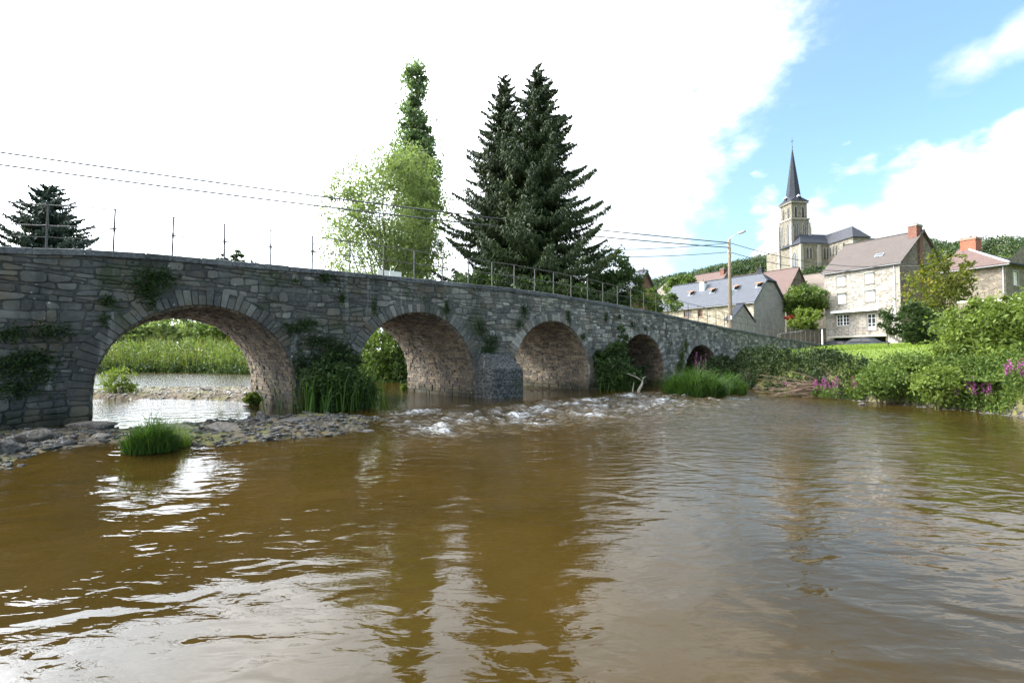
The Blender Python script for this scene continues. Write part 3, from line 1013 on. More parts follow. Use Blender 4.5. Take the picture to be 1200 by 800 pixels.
# two white panels just behind the railing
pn = empty('panel_board', bw(6.65, 0.75, coptop(6.6) - 0.14), BANG, 'pair of small white panels standing behind the bridge railing', 'sign')
for k in range(2):
    MB().box(-0.52 + k * 0.53, -0.01 + k * 0.53, 0, 0.03, 0.12, 0.49).build('panel', M['signface'], pn)
    MB().box(-0.30 + k * 0.53, -0.25 + k * 0.53, 0.03, 0.07, 0.0, 0.45).build('leg', M['iron'], pn)


# ------------------------------------------------------------------ leaves
def quads_from(C, size, rnd, flat=0.0, aspect=1.7):
    """one leaf-shaped quad (rhombus) at each centre"""
    N = len(C)
    d = rnd.normal(size=(N, 3))
    d[:, 2] = d[:, 2] * (1 - flat) - 0.25
    d /= np.linalg.norm(d, axis=1)[:, None] + 1e-9
    e = rnd.normal(size=(N, 3))
    e -= (e * d).sum(1)[:, None] * d
    e /= np.linalg.norm(e, axis=1)[:, None] + 1e-9
    sz = size * rnd.uniform(0.6, 1.4, N)[:, None]
    a = d * sz * 0.5 * aspect
    b = e * sz * 0.36
    return np.stack([C - a, C - a * 0.1 + b, C + a, C - a * 0.1 - b], 1)


def crown_points(ells, nclump, per, rnd, spread=0.16, shell=0.55):
    vols = np.array([e[3] * e[4] * e[5] for e in ells]) ** 0.8
    pick = rnd.choice(len(ells), nclump, p=vols / vols.sum())
    E = np.array(ells, float)[pick]
    v = rnd.normal(size=(nclump, 3))
    v /= np.linalg.norm(v, axis=1)[:, None]
    rad = shell + (1 - shell) * rnd.random(nclump) ** 0.6
    ctr = E[:, :3] + v * rad[:, None] * E[:, 3:6]
    cs = (E[:, 3:6].min(1) * spread)[:, None] * rnd.uniform(0.5, 1.5, (nclump, 1))
    tonec = rnd.random(nclump)
    C = np.repeat(ctr, per, 0) + rnd.normal(size=(nclump * per, 3)) * np.repeat(cs, per, 0) * np.array([1, 1, 0.75])
    T = np.clip(np.repeat(tonec, per) * 0.6 + rnd.random(nclump * per) * 0.4, 0, 1)
    return C, T, ctr


def limbs(base, top, r0, tips, rnd, mb):
    base, top = Vector(base), Vector(top)
    k = 7
    tr = [base.lerp(top, i / k) + Vector((rnd.normal() * 0.02, rnd.normal() * 0.02, 0)) * (top - base).length * (0 < i) for i in range(k + 1)]
    mb.tube(tr, [r0 * (1 - 0.85 * i / k) + 0.01 for i in range(k + 1)], 8, 0.4)
    H = (top - base).length
    for t in tips:
        t = Vector(t)
        f = min(0.92, max(0.12, (t.z - base.z) / max(0.1, top.z - base.z) * 0.62))
        st = tr[int(f * k)]
        mid = st.lerp(t, 0.5) + Vector((rnd.normal() * 0.06, rnd.normal() * 0.06, -0.02)) * (t - st).length
        rr = r0 * (1 - 0.85 * f) * 0.42
        mb.tube([st, st.lerp(mid, 0.5), mid, t], [rr, rr * 0.8, rr * 0.55, rr * 0.18 + 0.004], 5, 0.5, cap=False)


def tree(name, label, cat, x, y, z, height, ells, r0, nclump, per, leaf, mat, seed, group=None, spread=0.16, shell=0.55, ntips=14, lean=(0, 0)):
    """ells are given relative to the foot of the trunk"""
    rnd = np.random.default_rng(seed)
    root = empty(name, (x, y, z), 0, label, cat, group)
    C, T, ctr = crown_points(ells, nclump, per, rnd, spread, shell)
    C[:, 2] = np.maximum(C[:, 2], 0.05)
    mkq('crown', quads_from(C, leaf, rnd), mat, root, T)
    mb = MB()
    limbs((0, 0, -0.3), (lean[0], lean[1], height), r0, ctr[:ntips], rnd, mb)
    mb.build('trunk', M['bark'], root, True)
    return root


def bush(name, label, x, y, z, ells, nclump, per, leaf, mat, seed, group=None, cat='bush', spread=0.2, shell=0.5):
    rnd = np.random.default_rng(seed)
    root = empty(name, (x, y, z), 0, label, cat, group)
    C, T, ctr = crown_points(ells, nclump, per, rnd, spread, shell)
    C[:, 2] = np.maximum(C[:, 2], 0.02)
    mkq('foliage', quads_from(C, leaf, rnd), mat, root, T)
    mb = MB()
    for c in ctr[:12]:
        b = Vector((c[0] * 0.15, c[1] * 0.15, -0.2))
        t = Vector(c)
        mb.tube([b, b.lerp(t, 0.5) + Vector((0, 0, 0.1)), t], [0.03, 0.02, 0.008], 4, 0.4, False)
    mb.build('stems', M['bark'], root)['kind'] = 'stuff'
    return root


def blades(P, h, width, rnd, lean=0.35):
    """grass blades: two stacked quads each"""
    N = len(P)
    th = rnd.uniform(0, 2 * np.pi, N)
    ld = np.stack([np.cos(th), np.sin(th), np.zeros(N)], 1)
    side = np.stack([-np.sin(th + 0.6), np.cos(th + 0.6), np.zeros(N)], 1)
    H = (h * rnd.uniform(0.5, 1.25, N))[:, None]
    l = (lean * rnd.uniform(0.2, 1.3, N))[:, None]
    wv = (width * rnd.uniform(0.6, 1.3, N))[:, None]
    up = np.array([[0, 0, 1.0]])
    p1 = P + up * H * 0.6 + ld * l * H * 0.3
    p2 = P + up * H * (1 - 0.3 * l) + ld * l * H
    q1 = np.stack([P - side * wv * .5, P + side * wv * .5, p1 + side * wv * .42, p1 - side * wv * .42], 1)
    q2 = np.stack([p1 - side * wv * .42, p1 + side * wv * .42, p2 + side * wv * .06, p2 - side * wv * .06], 1)
    return np.concatenate([q1, q2]), th


# ------------------------------------------------------------------ spruces
def spruce(name, label, px, Y, zfoot, ytop, rbase, nwh, seed, group, mat, per=1.0, z0=0.9, crown_w=1.0):
    rnd = np.random.default_rng(seed)
    top = at_depth(px, ytop, Y)
    H = top.z - zfoot
    root = empty(name, (top.x, Y, zfoot), 0, label, 'tree', group)
    mb = MB()
    mb.tube([(0, 0, -0.3), (0, 0, H * 0.4), (0, 0, H * 0.8), (0, 0, H)], [H * 0.017, H * 0.012, H * 0.005, 0.02], 8)
    mb.build('trunk', M['bark'], root, True)
    Q, T = [], []
    bb = MB()
    z = z0
    while z < H - 0.3:
        f = (z - z0) / (H - z0)
        Lb = rbase * ((1 - f) ** 0.86) * crown_w + 0.15
        nb = rnd.integers(6, 9) if f < 0.9 else 5
        off = rnd.uniform(0, 6.28)
        for b in range(nb):
            th = off + b * 6.283 / nb + rnd.normal() * 0.18
            L = Lb * rnd.uniform(0.66, 1.12)
            if rnd.random() < 0.08:
                L *= 0.5
            zz = z + rnd.normal() * 0.15
            m = 9
            u = np.linspace(0, 1, m)
            droop = (0.42 - 0.5 * f) * L
            pz = zz - droop * np.sin(u * 1.9) * 0.75 + 0.20 * L * u ** 3 + 0.10 * L * f * u
            px_, py_ = np.cos(th) * L * u, np.sin(th) * L * u
            bb.tube([(px_[i], py_[i], pz[i]) for i in range(0, m, 2)], [0.05 * L * .25 + .006, 0.03 * L * .25 + .005, 0.01, 0.007, 0.004], 4, 0.4, False)
            # hanging and side twigs
            n = int(L * 95 * per) + 14
            uu = rnd.random(n) ** 0.95
            cx, cy, cz = np.interp(uu, u, px_), np.interp(uu, u, py_), np.interp(uu, u, pz)
            side = rnd.normal(size=n) * 0.15 * L * (1.15 - uu)
            cx += -np.sin(th) * side
            cy += np.cos(th) * side
            hang = rnd.uniform(0.15, 0.62, n) * (0.4 + 0.6 * min(1, L / 3.0)) * (1.15 - 0.75 * uu)
            tw = rnd.uniform(0.03, 0.072, n)
            dirx = rnd.normal(size=n) * 0.35 + np.cos(th) * 0.35
            diry = rnd.normal(size=n) * 0.35 + np.sin(th) * 0.35
            top_ = np.stack([cx, cy, cz + 0.03], 1)
            bot = np.stack([cx + dirx * hang, cy + diry * hang, cz - hang * rnd.uniform(0.3, 1.05, n)], 1)
            a = rnd.uniform(0, 6.28, n)
            sd = np.stack([np.cos(a), np.sin(a), np.zeros(n)], 1) * tw[:, None]
            Q.append(np.stack([top_ - sd, top_ + sd, bot + sd * 0.35, bot - sd * 0.35], 1))
            T.append(np.clip(rnd.random() * 0.35 + rnd.random(n) * 0.45 + 0.2 * uu, 0, 1))
        z += (H - z0) / nwh * (1.25 - 0.5 * f)
    mkq('needles', np.concatenate(Q), mat, root, np.concatenate(T))
    bb.build('branches', M['bark'], root)
    return root


spruce('spruce_tree', 'tall dark spruce behind the bridge, left one of the close pair', 591, 38.5, 1.3, 84, 7.2, 42, 1, 'pair of tall dark spruces', M['needle'], 1.4)
spruce('spruce_tree', 'tallest dark spruce behind the bridge, right one of the close pair', 630, 37.0, 1.3, 73, 8.2, 43, 2, 'pair of tall dark spruces', M['needle'], 1.4)
spruce('spruce_tree', 'broad hazy conifer far behind the left end of the bridge', 58, 34, 0.9, 214, 4.9, 27, 3, None, M['needle_far'], 1.2, 5.0)

# willow
WY_ = 39.0
wp = at_depth(452, 330, WY_)


def px_ell(px, py, rx, ry, Y, x0, z0, yd=0.0, ry3=None):
    p = at_depth(px, py, Y + yd)
    k = (Y + yd) / 567
    return (p.x - x0, yd, p.z - z0, rx * k, (ry3 or rx) * k, ry * k)


wl = [px_ell(456, 240, 52, 68, WY_, wp.x, 0.9), px_ell(476, 205, 36, 34, WY_, wp.x, 0.9, 0.8), px_ell(410, 240, 36, 52, WY_, wp.x, 0.9, -0.5), px_ell(440, 300, 60, 46, WY_, wp.x, 0.9),
      px_ell(505, 250, 26, 50, WY_, wp.x, 0.9, 1.0), px_ell(490, 300, 36, 40, WY_, wp.x, 0.9), px_ell(460, 352, 60, 40, WY_, wp.x, 0.9)]
tree('willow_tree', 'airy pale yellow green willow behind the middle of the bridge', 'tree', wp.x, WY_, 0.9, 12.4, wl, 0.42, 700, 44, 0.15, M['leaf_willow'], 21, spread=0.14, shell=0.2, ntips=46)
# poplar behind it
pp = at_depth(488, 300, 52)
pl_ = [px_ell(487, 97, 12, 30, 52, pp.x, 1.5), px_ell(484, 146, 15, 34, 52, pp.x, 1.5), px_ell(496, 168, 11, 32, 52, pp.x, 1.5), px_ell(480, 190, 22, 42, 52, pp.x, 1.5),
       px_ell(494, 225, 20, 60, 52, pp.x, 1.5), px_ell(486, 300, 20, 70, 52, pp.x, 1.5)]
tree('poplar_tree', 'tall slender columnar poplar rising behind the pale willow', 'tree', pp.x, 52, 1.5, 30.5, pl_, 0.42, 420, 60, 0.26, M['leaf_poplar'], 22, spread=0.3, shell=0.3, ntips=30)

# dark broadleaf at the right foot of the spruces
dp = at_depth(715, 345, 40)
tree('broadleaf_tree', 'small dark broadleaf tree at the right foot of the spruces', 'tree', dp.x, 40, 2.2, 6.5,
     [px_ell(712, 318, 30, 26, 40, dp.x, 2.2), px_ell(735, 335, 18, 22, 40, dp.x, 2.2), px_ell(700, 350, 34, 30, 40, dp.x, 2.2)], 0.16, 200, 42, 0.19, M['leaf_dark'], 23, spread=0.17)
dp = at_depth(560, 345, 34)
bush('dark_bush', 'low dark bush under the left spruce behind the railing', dp.x, 34, 1.2,
     [px_ell(560, 340, 34, 20, 34, dp.x, 1.2), px_ell(600, 350, 60, 24, 34, dp.x, 1.2), px_ell(660, 355, 50, 26, 34, dp.x, 1.2)], 240, 40, 0.18, M['leaf_dark'], 24)
dp = at_depth(745, 350, 42)
bush('shrub', 'light green shrub between the bridge railing and the brick gable', dp.x, 42, 2.5,
     [px_ell(748, 350, 22, 14, 42, dp.x, 2.5), px_ell(775, 358, 22, 9, 42, dp.x, 2.5)], 70, 36, 0.17, M['leaf_mid'], 25)
# distant tree tops just above the parapet
for k, (px, ptop, rr, lab) in enumerate([(259, 296, 6, 'small distant treetop showing just above the parapet, left one'), (281, 296, 10, 'small distant treetop showing just above the parapet, right one')]):
    d = at_depth(px, 310, 80)
    tree('distant_tree', lab, 'tree', d.x, 80, 1.0, 15, [px_ell(px, ptop + 10, rr, 12, 80, d.x, 1.0), px_ell(px + 4, ptop + 22, rr + 6, 12, 80, d.x, 1.0)], 0.2, 50, 36, 0.35, M['leaf_far'], 30 + k, 'treetops above the parapet')


# ------------------------------------------------------------------ houses
def uv_roof(o, scale=1.0):
    """uv in metres: along the eave and up the slope"""
    me = o.data
    uv = me.uv_layers.new(name='UVMap')
    for p in me.polygons:
        n = p.normal
        a = Vector((-n.y, n.x, 0))
        a = a.normalized() if a.length > 1e-4 else Vector((1, 0, 0))
        b = n.cross(a)
        for li in p.loop_indices:
            v = me.vertices[me.loops[li].vertex_index].co
            uv.data[li].uv = (v.dot(a) * scale, v.dot(b) * scale)


def holes_wall(L, z0, z1, holes, depth=0.16, thick=0.3, P=Vector((0, 0, 0)), d=Vector((1, 0, 0)), nin=Vector((0, 1, 0))):
    """wall face with real openings; returns verts, faces. holes: (x0,x1,z0,z1)"""
    xs = sorted({0, L, *[h[0] for h in holes], *[h[1] for h in holes]})
    zs = sorted({z0, z1, *[h[2] for h in holes], *[h[3] for h in holes]})
    V, F = [], []

    def q(a):
        b = len(V)
        V.extend([P + d * x + nin * y + Vector((0, 0, z)) for x, y, z in a])
        F.append((b, b + 1, b + 2, b + 3))
    for i in range(len(xs) - 1):
        for j in range(len(zs) - 1):
            cx, cz = (xs[i] + xs[i + 1]) / 2, (zs[j] + zs[j + 1]) / 2
            if any(h[0] < cx < h[1] and h[2] < cz < h[3] for h in holes):
                continue
            q([(xs[i], 0, zs[j]), (xs[i + 1], 0, zs[j]), (xs[i + 1], 0, zs[j + 1]), (xs[i], 0, zs[j + 1])])
    for (a, b, c, e) in holes:
        q([(a, 0, c), (a, thick, c), (a, thick, e), (a, 0, e)])
        q([(b, 0, c), (b, 0, e), (b, thick, e), (b, thick, c)])
        q([(a, 0, e), (b, 0, e), (b, thick, e), (a, thick, e)])
        q([(a, 0, c), (b, 0, c), (b, thick, c), (a, thick, c)])
    return V, F


def solve_col(P, d, px):
    """distance from P along d at which the line reaches picture column px (level lines)"""
    r = (px - 600) / FPX
    return (r * P.y - P.x) / (d.x - r * d.y)


class House:
    """local x runs back-left along the long side from the near corner, local y runs back-right along the gable"""
    def __init__(s, name, label, cat, px, Y, vp, far_px, gable_w, eave_py, ridge_py, z0, group=None):
        s.P = at_depth(px, eave_py, Y)
        s.ze = s.P.z
        d = Vector(((vp - 600) / FPX, 1, 0)).normalized()
        s.d = d
        s.g = Vector((d.y, -d.x, 0))
        s.L = solve_col(s.P, d, far_px)
        s.Wd = gable_w
        mid = s.P + s.g * gable_w / 2
        a = (mid.x / mid.y)
        b_ = at_depth(600 + a * 567, ridge_py, mid.y)
        s.zr = b_.z
        s.z0 = z0
        s.root = empty(name, (s.P.x, s.P.y, 0), math.atan2(d.y, d.x), label, cat, group)
        # local: x=d ; y must be g -> left-handed, so y local = -g ; keep with sign
    def loc(s, a, b, z):
        return Vector((a, -b, z))      # a along the long side, b along the gable, z absolute

    def walls(s, mside, mgable, holes=(), gholes=(), jerk=0.0):
        L, Wd, ze, zr, z0 = s.L, s.Wd, s.ze, s.zr, s.z0
        V, F = holes_wall(L, z0, ze, list(holes), P=Vector((0, 0, 0)), d=Vector((1, 0, 0)), nin=Vector((0, -1, 0)))
        o = mk('wall', V, F, mside, s.root, 0.5)
        V, F = holes_wall(Wd, z0, ze, list(gholes), P=Vector((0, 0, 0)), d=Vector((0, -1, 0)), nin=Vector((1, 0, 0)))
        b = len(V)
        if jerk > 0:
            hj = zr - (zr - ze) * jerk
            wj = Wd / 2 * jerk
            V += [s.loc(0, 0, ze), s.loc(0, Wd, ze), s.loc(0, Wd / 2 + wj, hj), s.loc(0, Wd / 2 - wj, hj)]
            F.append((b, b + 1, b + 2, b + 3))
        else:
            V += [s.loc(0, 0, ze), s.loc(0, Wd, ze), s.loc(0, Wd / 2, zr)]
            F.append((b, b + 1, b + 2))
        o2 = mk('gable_wall', V, F, mgable, s.root, 0.5)
        uv_roof(o2)
        uv_roof(o)
        mb = MB()
        mb.add([s.loc(L, 0, z0), s.loc(L, Wd, z0), s.loc(L, Wd, ze), s.loc(L, Wd / 2, zr), s.loc(L, 0, ze)], [(0, 1, 2, 3, 4)])
        mb.add([s.loc(0, Wd, z0), s.loc(L, Wd, z0), s.loc(L, Wd, ze), s.loc(0, Wd, ze)], [(0, 1, 2, 3)])
        # dark inner box so that openings look into a room
        o3 = mb.build('rear_wall', mgable, s.root)
        uv_roof(o3)
        ib = MB().box(0.35, L - 0.3, -Wd + 0.3, -0.35, z0, ze - 0.1)
        ib.build('interior', M['dark_void'], s.root)

    def roof(s, mat, over=0.3, th=0.14, jerk=0.0, hip=False, fascia=None):
        L, Wd, ze, zr = s.L, s.Wd, s.ze, s.zr
        sl = (zr - ze) / (Wd / 2)
        zo = ze - sl * over
        x0 = -over if not hip else -over
        jr = jerk * Wd / 2
        hx = (Wd / 2 if hip else jr) * 1.0
        A, B = s.loc(x0, -over, zo), s.loc(L + over, -over, zo)
        C, D = s.loc(L + over, Wd / 2, zr), s.loc(x0 + hx if (hip or jerk) else x0, Wd / 2, zr)
        E, G = s.loc(x0, Wd + over, zo), s.loc(L + over, Wd + over, zo)
        mb = MB()
        up = Vector((0, 0, th))
        pl = []
        if jerk > 0 and not hip:
            hj = zr - (zr - ze) * jerk
            J1, J2 = s.loc(x0, Wd / 2 - jr, hj), s.loc(x0, Wd / 2 + jr, hj)
            pl = [[A, J1, D, C, B], [E, G, C, D, J2], [J1, J2, D]]
        elif hip:
            pl = [[A, D, C, B], [E, G, C, D], [A, E, D]]
        else:
            pl = [[A, D, C, B], [E, G, C, D]]
        nm = ['roof'] * 3
        for i, q in enumerate(pl):
            m2 = MB()
            n = (q[1] - q[0]).cross(q[2] - q[0]).normalized()
            if n.z < 0:
                n = -n
            m2.prism([v + n * 0.03 for v in q], n * th)
            o = m2.build('roof_slope', mat if i < 2 else (fascia or mat), s.root)
            uv_roof(o)
        # ridge line and gutter
        MB().tube([D + up * 1.5, C + up * 1.5], 0.10, 6).build('ridge_tiles', mat, s.root)
        MB().tube([A + Vector((0, 0.05, 0.0)), B + Vector((0, 0.05, 0.0))], 0.075, 6).build('gutter', M['gutter'], s.root)

    def opening(s, h, kind='shutter', side='long', frame=0.0, lintel=True):
        """h: (a0,a1,z0,z1)"""
        a0, a1, z0, z1 = h

        def bx(mb, u0, u1, v0, v1, w0, w1):
            if side == 'long':
                mb.box(u0, u1, -v1, -v0, w0, w1)
            else:
                mb.box(v0, v1, -u1, -u0, w0, w1)
        if kind == 'shutter':
            par = MB()
            bx(par, a0 + .003, a1 - .003, 0.06, 0.10, z0 + .003, z1 - .003)
            w_ = par.build('window', M['shutter'], s.root)
            mb = MB()
            n = 8
            for i in range(n):
                zz = z0 + (z1 - z0) * (i + 0.5) / n
                bx(mb, a0 + 0.03, a1 - 0.03, 0.045, 0.06, zz - (z1 - z0) / n * 0.40, zz + (z1 - z0) / n * 0.40)
            mb.build('shutter_slats', M['shutter'], w_)
            fr = MB()
            bx(fr, a0 - 0.12, a1 + 0.12, -0.05, 0.02, z1, z1 + 0.16)
            bx(fr, a0 - 0.12, a1 + 0.12, -0.10, 0.02, z0 - 0.1, z0)
            bx(fr, a0 - 0.14, a0 - 0.003, -0.035, 0.02, z0, z1)
            bx(fr, a1 + 0.003, a1 + 0.14, -0.035, 0.02, z0, z1)
            fr.build('surround', M['dressed'], w_)
            hd = MB()
            bx(hd, a0 - 0.05, a1 + 0.05, -0.30, -0.04, z1 - 0.02, z1 + 0.03)
            hd.build('hood', M['concrete'], w_)
        else:
            par = MB()
            bx(par, a0 + .003, a1 - .003, 0.14, 0.16, z0 + .003, z1 - .003)
            w_ = par.build('window' if kind != 'door' else 'door', M['glass'], s.root)
            fr = MB()
            t = 0.07
            fm = M['white'] if kind in ('window', 'door') else M['timber_dark']
            bx(fr, a0 + .002, a0 + t, 0.08, 0.135, z0, z1)
            bx(fr, a1 - t, a1 - .002, 0.08, 0.135, z0, z1)
            bx(fr, a0 + t, a1 - t, 0.08, 0.135, z1 - t, z1)
            bx(fr, a0 + t, a1 - t, 0.08, 0.135, z0, z0 + (t if kind != 'door' else 0.45))
            if kind != 'door':
                bx(fr, (a0 + a1) / 2 - 0.06, (a0 + a1) / 2 + 0.06, 0.078, 0.13, z0 + t, z1 - t)
            for i in (1, 2):
                zz = z0 + (z1 - z0) * i / 3 + (0.12 if kind == 'door' else 0)
                bx(fr, a0 + t, a1 - t, 0.085, 0.132, zz - 0.02, zz + 0.02)
            for f in ((0.25, 0.75) if kind != 'door' else (0.5,)):
                xx = a0 + (a1 - a0) * f
                bx(fr, xx - 0.02, xx + 0.02, 0.086, 0.131, z0 + t, z1 - t)
            fr.build('frame', fm, w_)
            su = MB()
            bx(su, a0 - 0.16, a1 + 0.16, -0.04, 0.02, z1, z1 + 0.2)
            bx(su, a0 - 0.16, a1 + 0.16, -0.07, 0.02, z0 - 0.1, z0)
            bx(su, a0 - 0.14, a0 - 0.003, -0.035, 0.02, z0, z1)
            bx(su, a1 + 0.003, a1 + 0.14, -0.035, 0.02, z0, z1)
            su.build('surround', M['orange_brick'] if kind == 'brickwindow' else M['dressed'], w_)
        return w_

    def chimney(s, a, b, w_, d_, ztop, mat, cap=True, zb=None):
        zb = s.ze if zb is None else zb
        o = MB().box(a - w_ / 2, a + w_ / 2, -b - d_ / 2, -b + d_ / 2, zb, ztop).build('chimney', mat, s.root)
        uv_roof(o)
        MB().box(a - w_ / 2 - .06, a + w_ / 2 + .06, -b - d_ / 2 - .06, -b + d_ / 2 + .06, ztop - 0.22, ztop + 0.02).build('chimney_cap', mat if not cap else M['dressed'], o)
        MB().tube([(a, -b, ztop), (a, -b, ztop + 0.3)], 0.11, 8).build('chimney_pot', M['red_brick'], o)
        return o

    def slope_pt(s, a, f, lift=0.2):
        """point on the near roof slope; f 0 at the eave, 1 at the ridge"""
        return s.loc(a, s.Wd / 2 * f, s.ze + (s.zr - s.ze) * f + lift)


# white stone house ---------------------------------------------------------
HA = House('stone_house', 'tall pale rubble stone house with white shutters and a brown tiled roof', 'house', 1054, 58, 300, 968, 11.6, 307, 272, 2.9)
L = HA.L


def fx(px):
    return solve_col(HA.P, HA.d, px)


def fz(px, py):
    a = fx(px)
    q = HA.P + HA.d * a
    return at_depth(px, py, q.y).z


def hole(x0, x1, y0, y1):
    a0, a1 = sorted((fx(x0), fx(x1)))
    xm = (x0 + x1) / 2
    return (a0, a1, fz(xm, y1), fz(xm, y0))


hs = [hole(982.5, 992, 323.5, 335), hole(1015.5, 1025.5, 319.5, 332), hole(983, 992.5, 343.5, 356), hole(1015.5, 1026, 340, 353), hole(981, 996, 368.5, 381.5), hole(1017, 1027, 367.5, 386.5)]
zb = fz(1000, 393.5)
gar = (fx(1052), fx(978), 2.9, zb - 0.25)
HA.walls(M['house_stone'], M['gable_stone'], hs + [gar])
HA.roof(M['brown_tile'])
for h in hs[:4]:
    HA.opening(h, 'shutter')
HA.opening(hs[4], 'window')
HA.opening(hs[5], 'door')
# brick flue strip up the gable and its stack
HA.chimney(0.45, HA.Wd / 2 - 0.6, 0.9, 1.5, HA.zr + 0.9, M['red_brick'], zb=HA.ze)
o = MB().box(-0.05, -0.008, -HA.Wd / 2 - 0.1, -HA.Wd / 2 + 0.75, 5.2, HA.zr - 0.2).build('brick_strip', M['red_brick'], HA.root)
uv_roof(o)
MB().box(-0.03, 0.45, 0.004, 0.05, 2.9, HA.ze - 0.1).build('corner_quoins', M['dressed'], HA.root)
MB().tube([(0.55, 0.12, HA.ze), (0.55, 0.12, 3.2)], 0.05, 6).build('downpipe', M['white'], HA.root)
# canopy over the ground floor and the balcony with stair
za = fz(1000, 364)
MB().box(fx(1034), fx(978), 0.003, 0.75, za - 0.08, za + 0.08).box(fx(1034), fx(978), 0.70, 0.78, za - 0.22, za - 0.09).build('canopy', M['white'], HA.root)
bal = MB().box(fx(1046), fx(976.5), 0.003, 1.35, zb - 0.22, zb).build('balcony', M['concrete'], HA.root)
rl = MB()
for i in range(9):
    a = fx(1045) + (fx(977.5) - fx(1045)) * i / 8
    rl.tube([(a, 1.27, zb), (a, 1.27, zb + 0.95)], 0.018, 5)
for zz in (0.5, 0.93):
    rl.tube([(fx(1045), 1.27, zb + zz), (fx(977.5), 1.27, zb + zz)], 0.014, 5)
rl.build('balcony_rail', M['iron'], bal)
for i in range(9):
    MB().box(fx(1046) - 0.28 * (i + 1), fx(1046) - 0.28 * i - 0.004, 0.2, 1.3, 2.6, zb - 0.02 - 0.21 * (i + 1)).build('stair_step', M['concrete'], HA.root)
rs = MB()
rs.tube([(fx(1046), 1.27, zb + 0.93), (fx(1046) - 2.5, 1.27, zb - 0.95)], 0.014, 5)
for i in (1, 4, 8):
    rs.tube([(fx(1046) - .28 * i, 1.27, zb - .21 * i), (fx(1046) - .28 * i, 1.27, zb - .21 * i + 0.93)], 0.014, 5)
rs.build('stair_rail', M['iron'], HA.root)
sk = HA.slope_pt(fx(1025), 0.30, 0.22)
sn = math.atan2(HA.zr - HA.ze, HA.Wd / 2)
MT = Matrix.Translation(sk) @ Matrix.Rotation(-sn, 4, 'X')
w_ = MB().box(-0.45, 0.45, -0.35, 0.35, 0, 0.1, M=MT).build('skylight', M['zinc'], HA.root)
MB().box(-0.38, 0.38, -0.28, 0.28, 0.102, 0.12, M=MT).build('pane', M['glass'], w_)

# long slate barn-house -----------------------------------------------------
HB = House('slate_roof_house', 'long low cream stone house with a blue grey slate roof and open skylights', 'house', 883, 62, 200, 772, 8.2, 352.5, 321, 2.8)


def hb(px):
    return solve_col(HB.P, HB.d, px)


def hbz(px, py):
    q = HB.P + HB.d * hb(px)
    return at_depth(px, py, q.y).z


hw = [(min(hb(802), hb(810.5)), max(hb(802), hb(810.5)), hbz(806, 371.5), hbz(806, 364.5)), (min(hb(819), hb(823)), max(hb(819), hb(823)), hbz(821, 371), hbz(821, 363))]
HB.walls(M['cream_stone'], M['grey_render'], hw, jerk=0.28)
HB.roof(M['slate'], jerk=0.28, fascia=M['dark_slate'])
for h in hw:
    HB.opening(h, 'brickwindow')
sn = math.atan2(HB.zr - HB.ze, HB.Wd / 2)
for px in (797, 822, 849, 876):
    p = HB.slope_pt(hb(px) - 0.6, 0.52, 0.2)
    MT = Matrix.Translation(p) @ Matrix.Rotation(-sn, 4, 'X')
    sky_ = MB().box(-0.4, 0.4, -0.55, 0.55, -0.02, 0.06, M=MT).build('skylight', M['zinc'], HB.root)
    MT2 = MT @ Matrix.Translation((0, -0.5, 0.1)) @ Matrix.Rotation(R(28), 4, 'X')
    MB().box(-0.42, 0.42, 0.0, 1.05, 0.0, 0.06, M=MT2).build('open_sash', M['timber_brown'], sky_)
    MB().box(-0.34, 0.34, -0.45, 0.45, 0.062, 0.075, M=MT).build('pane', M['glass'], sky_)
HB.chimney(hb(812), HB.Wd * 0.33, 0.7, 0.7, HB.ze + (HB.zr - HB.ze) * 0.66 + 1.3, M['white'], zb=HB.ze)

# small lean gable shed in front of it --------------------------------------
HS = House('gabled_shed', 'small grey rendered gable shed in front of the slate roofed house', 'shed', 857, 57, 150, 852, 5.6, 374, 357, 2.8)
HS.walls(M['grey_render'], M['grey_render'])
HS.roof(M['dark_slate'], over=0.2, th=0.1)

# red tiled houses behind ---------------------------------------------------
HC = House('tiled_house', 'house with a long red brown tiled roof and timbered gable below the church', 'house', 921, 88, 200, 838, 9.5, 343, 314.5, 5.0, 'red brown roofs behind the slate roof')
HC.walls(M['gable_stone'], M['gable_stone'])
HC.roof(M['red_tile'])
tb = MB()
for i in range(7):
    f = i / 6
    b = HC.Wd * (0.06 + 0.88 * f)
    zt = HC.ze + (HC.zr - HC.ze) * (1 - abs(2 * b / HC.Wd - 1)) - 0.1
    tb.box(-0.05, -0.006, -b - 0.09, -b + 0.09, HC.ze - 2.2, zt)
for k, zz in enumerate((HC.ze - 0.2, HC.ze + 1.4, HC.ze + 2.7)):
    f = max(0, (zz - HC.ze) / (HC.zr - HC.ze))
    tb.box(-0.056, -0.004, -HC.Wd * (1 - f / 2) + .1, -HC.Wd * f / 2 - .1, zz, zz + 0.16)
tb.build('timber_framing', M['timber_dark'], HC.root)
HC.chimney(solve_col(HC.P, HC.d, 878), HC.Wd * 0.5, 0.9, 0.9, HC.zr + 1.2, M['dark_slate'], cap=False, zb=HC.ze)
HC.chimney(solve_col(HC.P, HC.d, 842), HC.Wd * 0.42, 0.6, 0.6, HC.zr + 0.5, M['zinc'], cap=False, zb=HC.ze)
HD = House('tiled_house', 'steep pale red tiled roof with a chimney at its right end beside the small tree', 'house', 838, 84, 200, 803, 8.0, 340, 318, 5.0, 'red brown roofs behind the slate roof')
HD.walls(M['gable_stone'], M['gable_stone'])
HD.roof(M['red_tile'])
HD.chimney(0.5, HD.Wd * 0.45, 0.7, 1.2, HD.zr + 0.5, M['red_brick'], cap=False, zb=HD.ze)
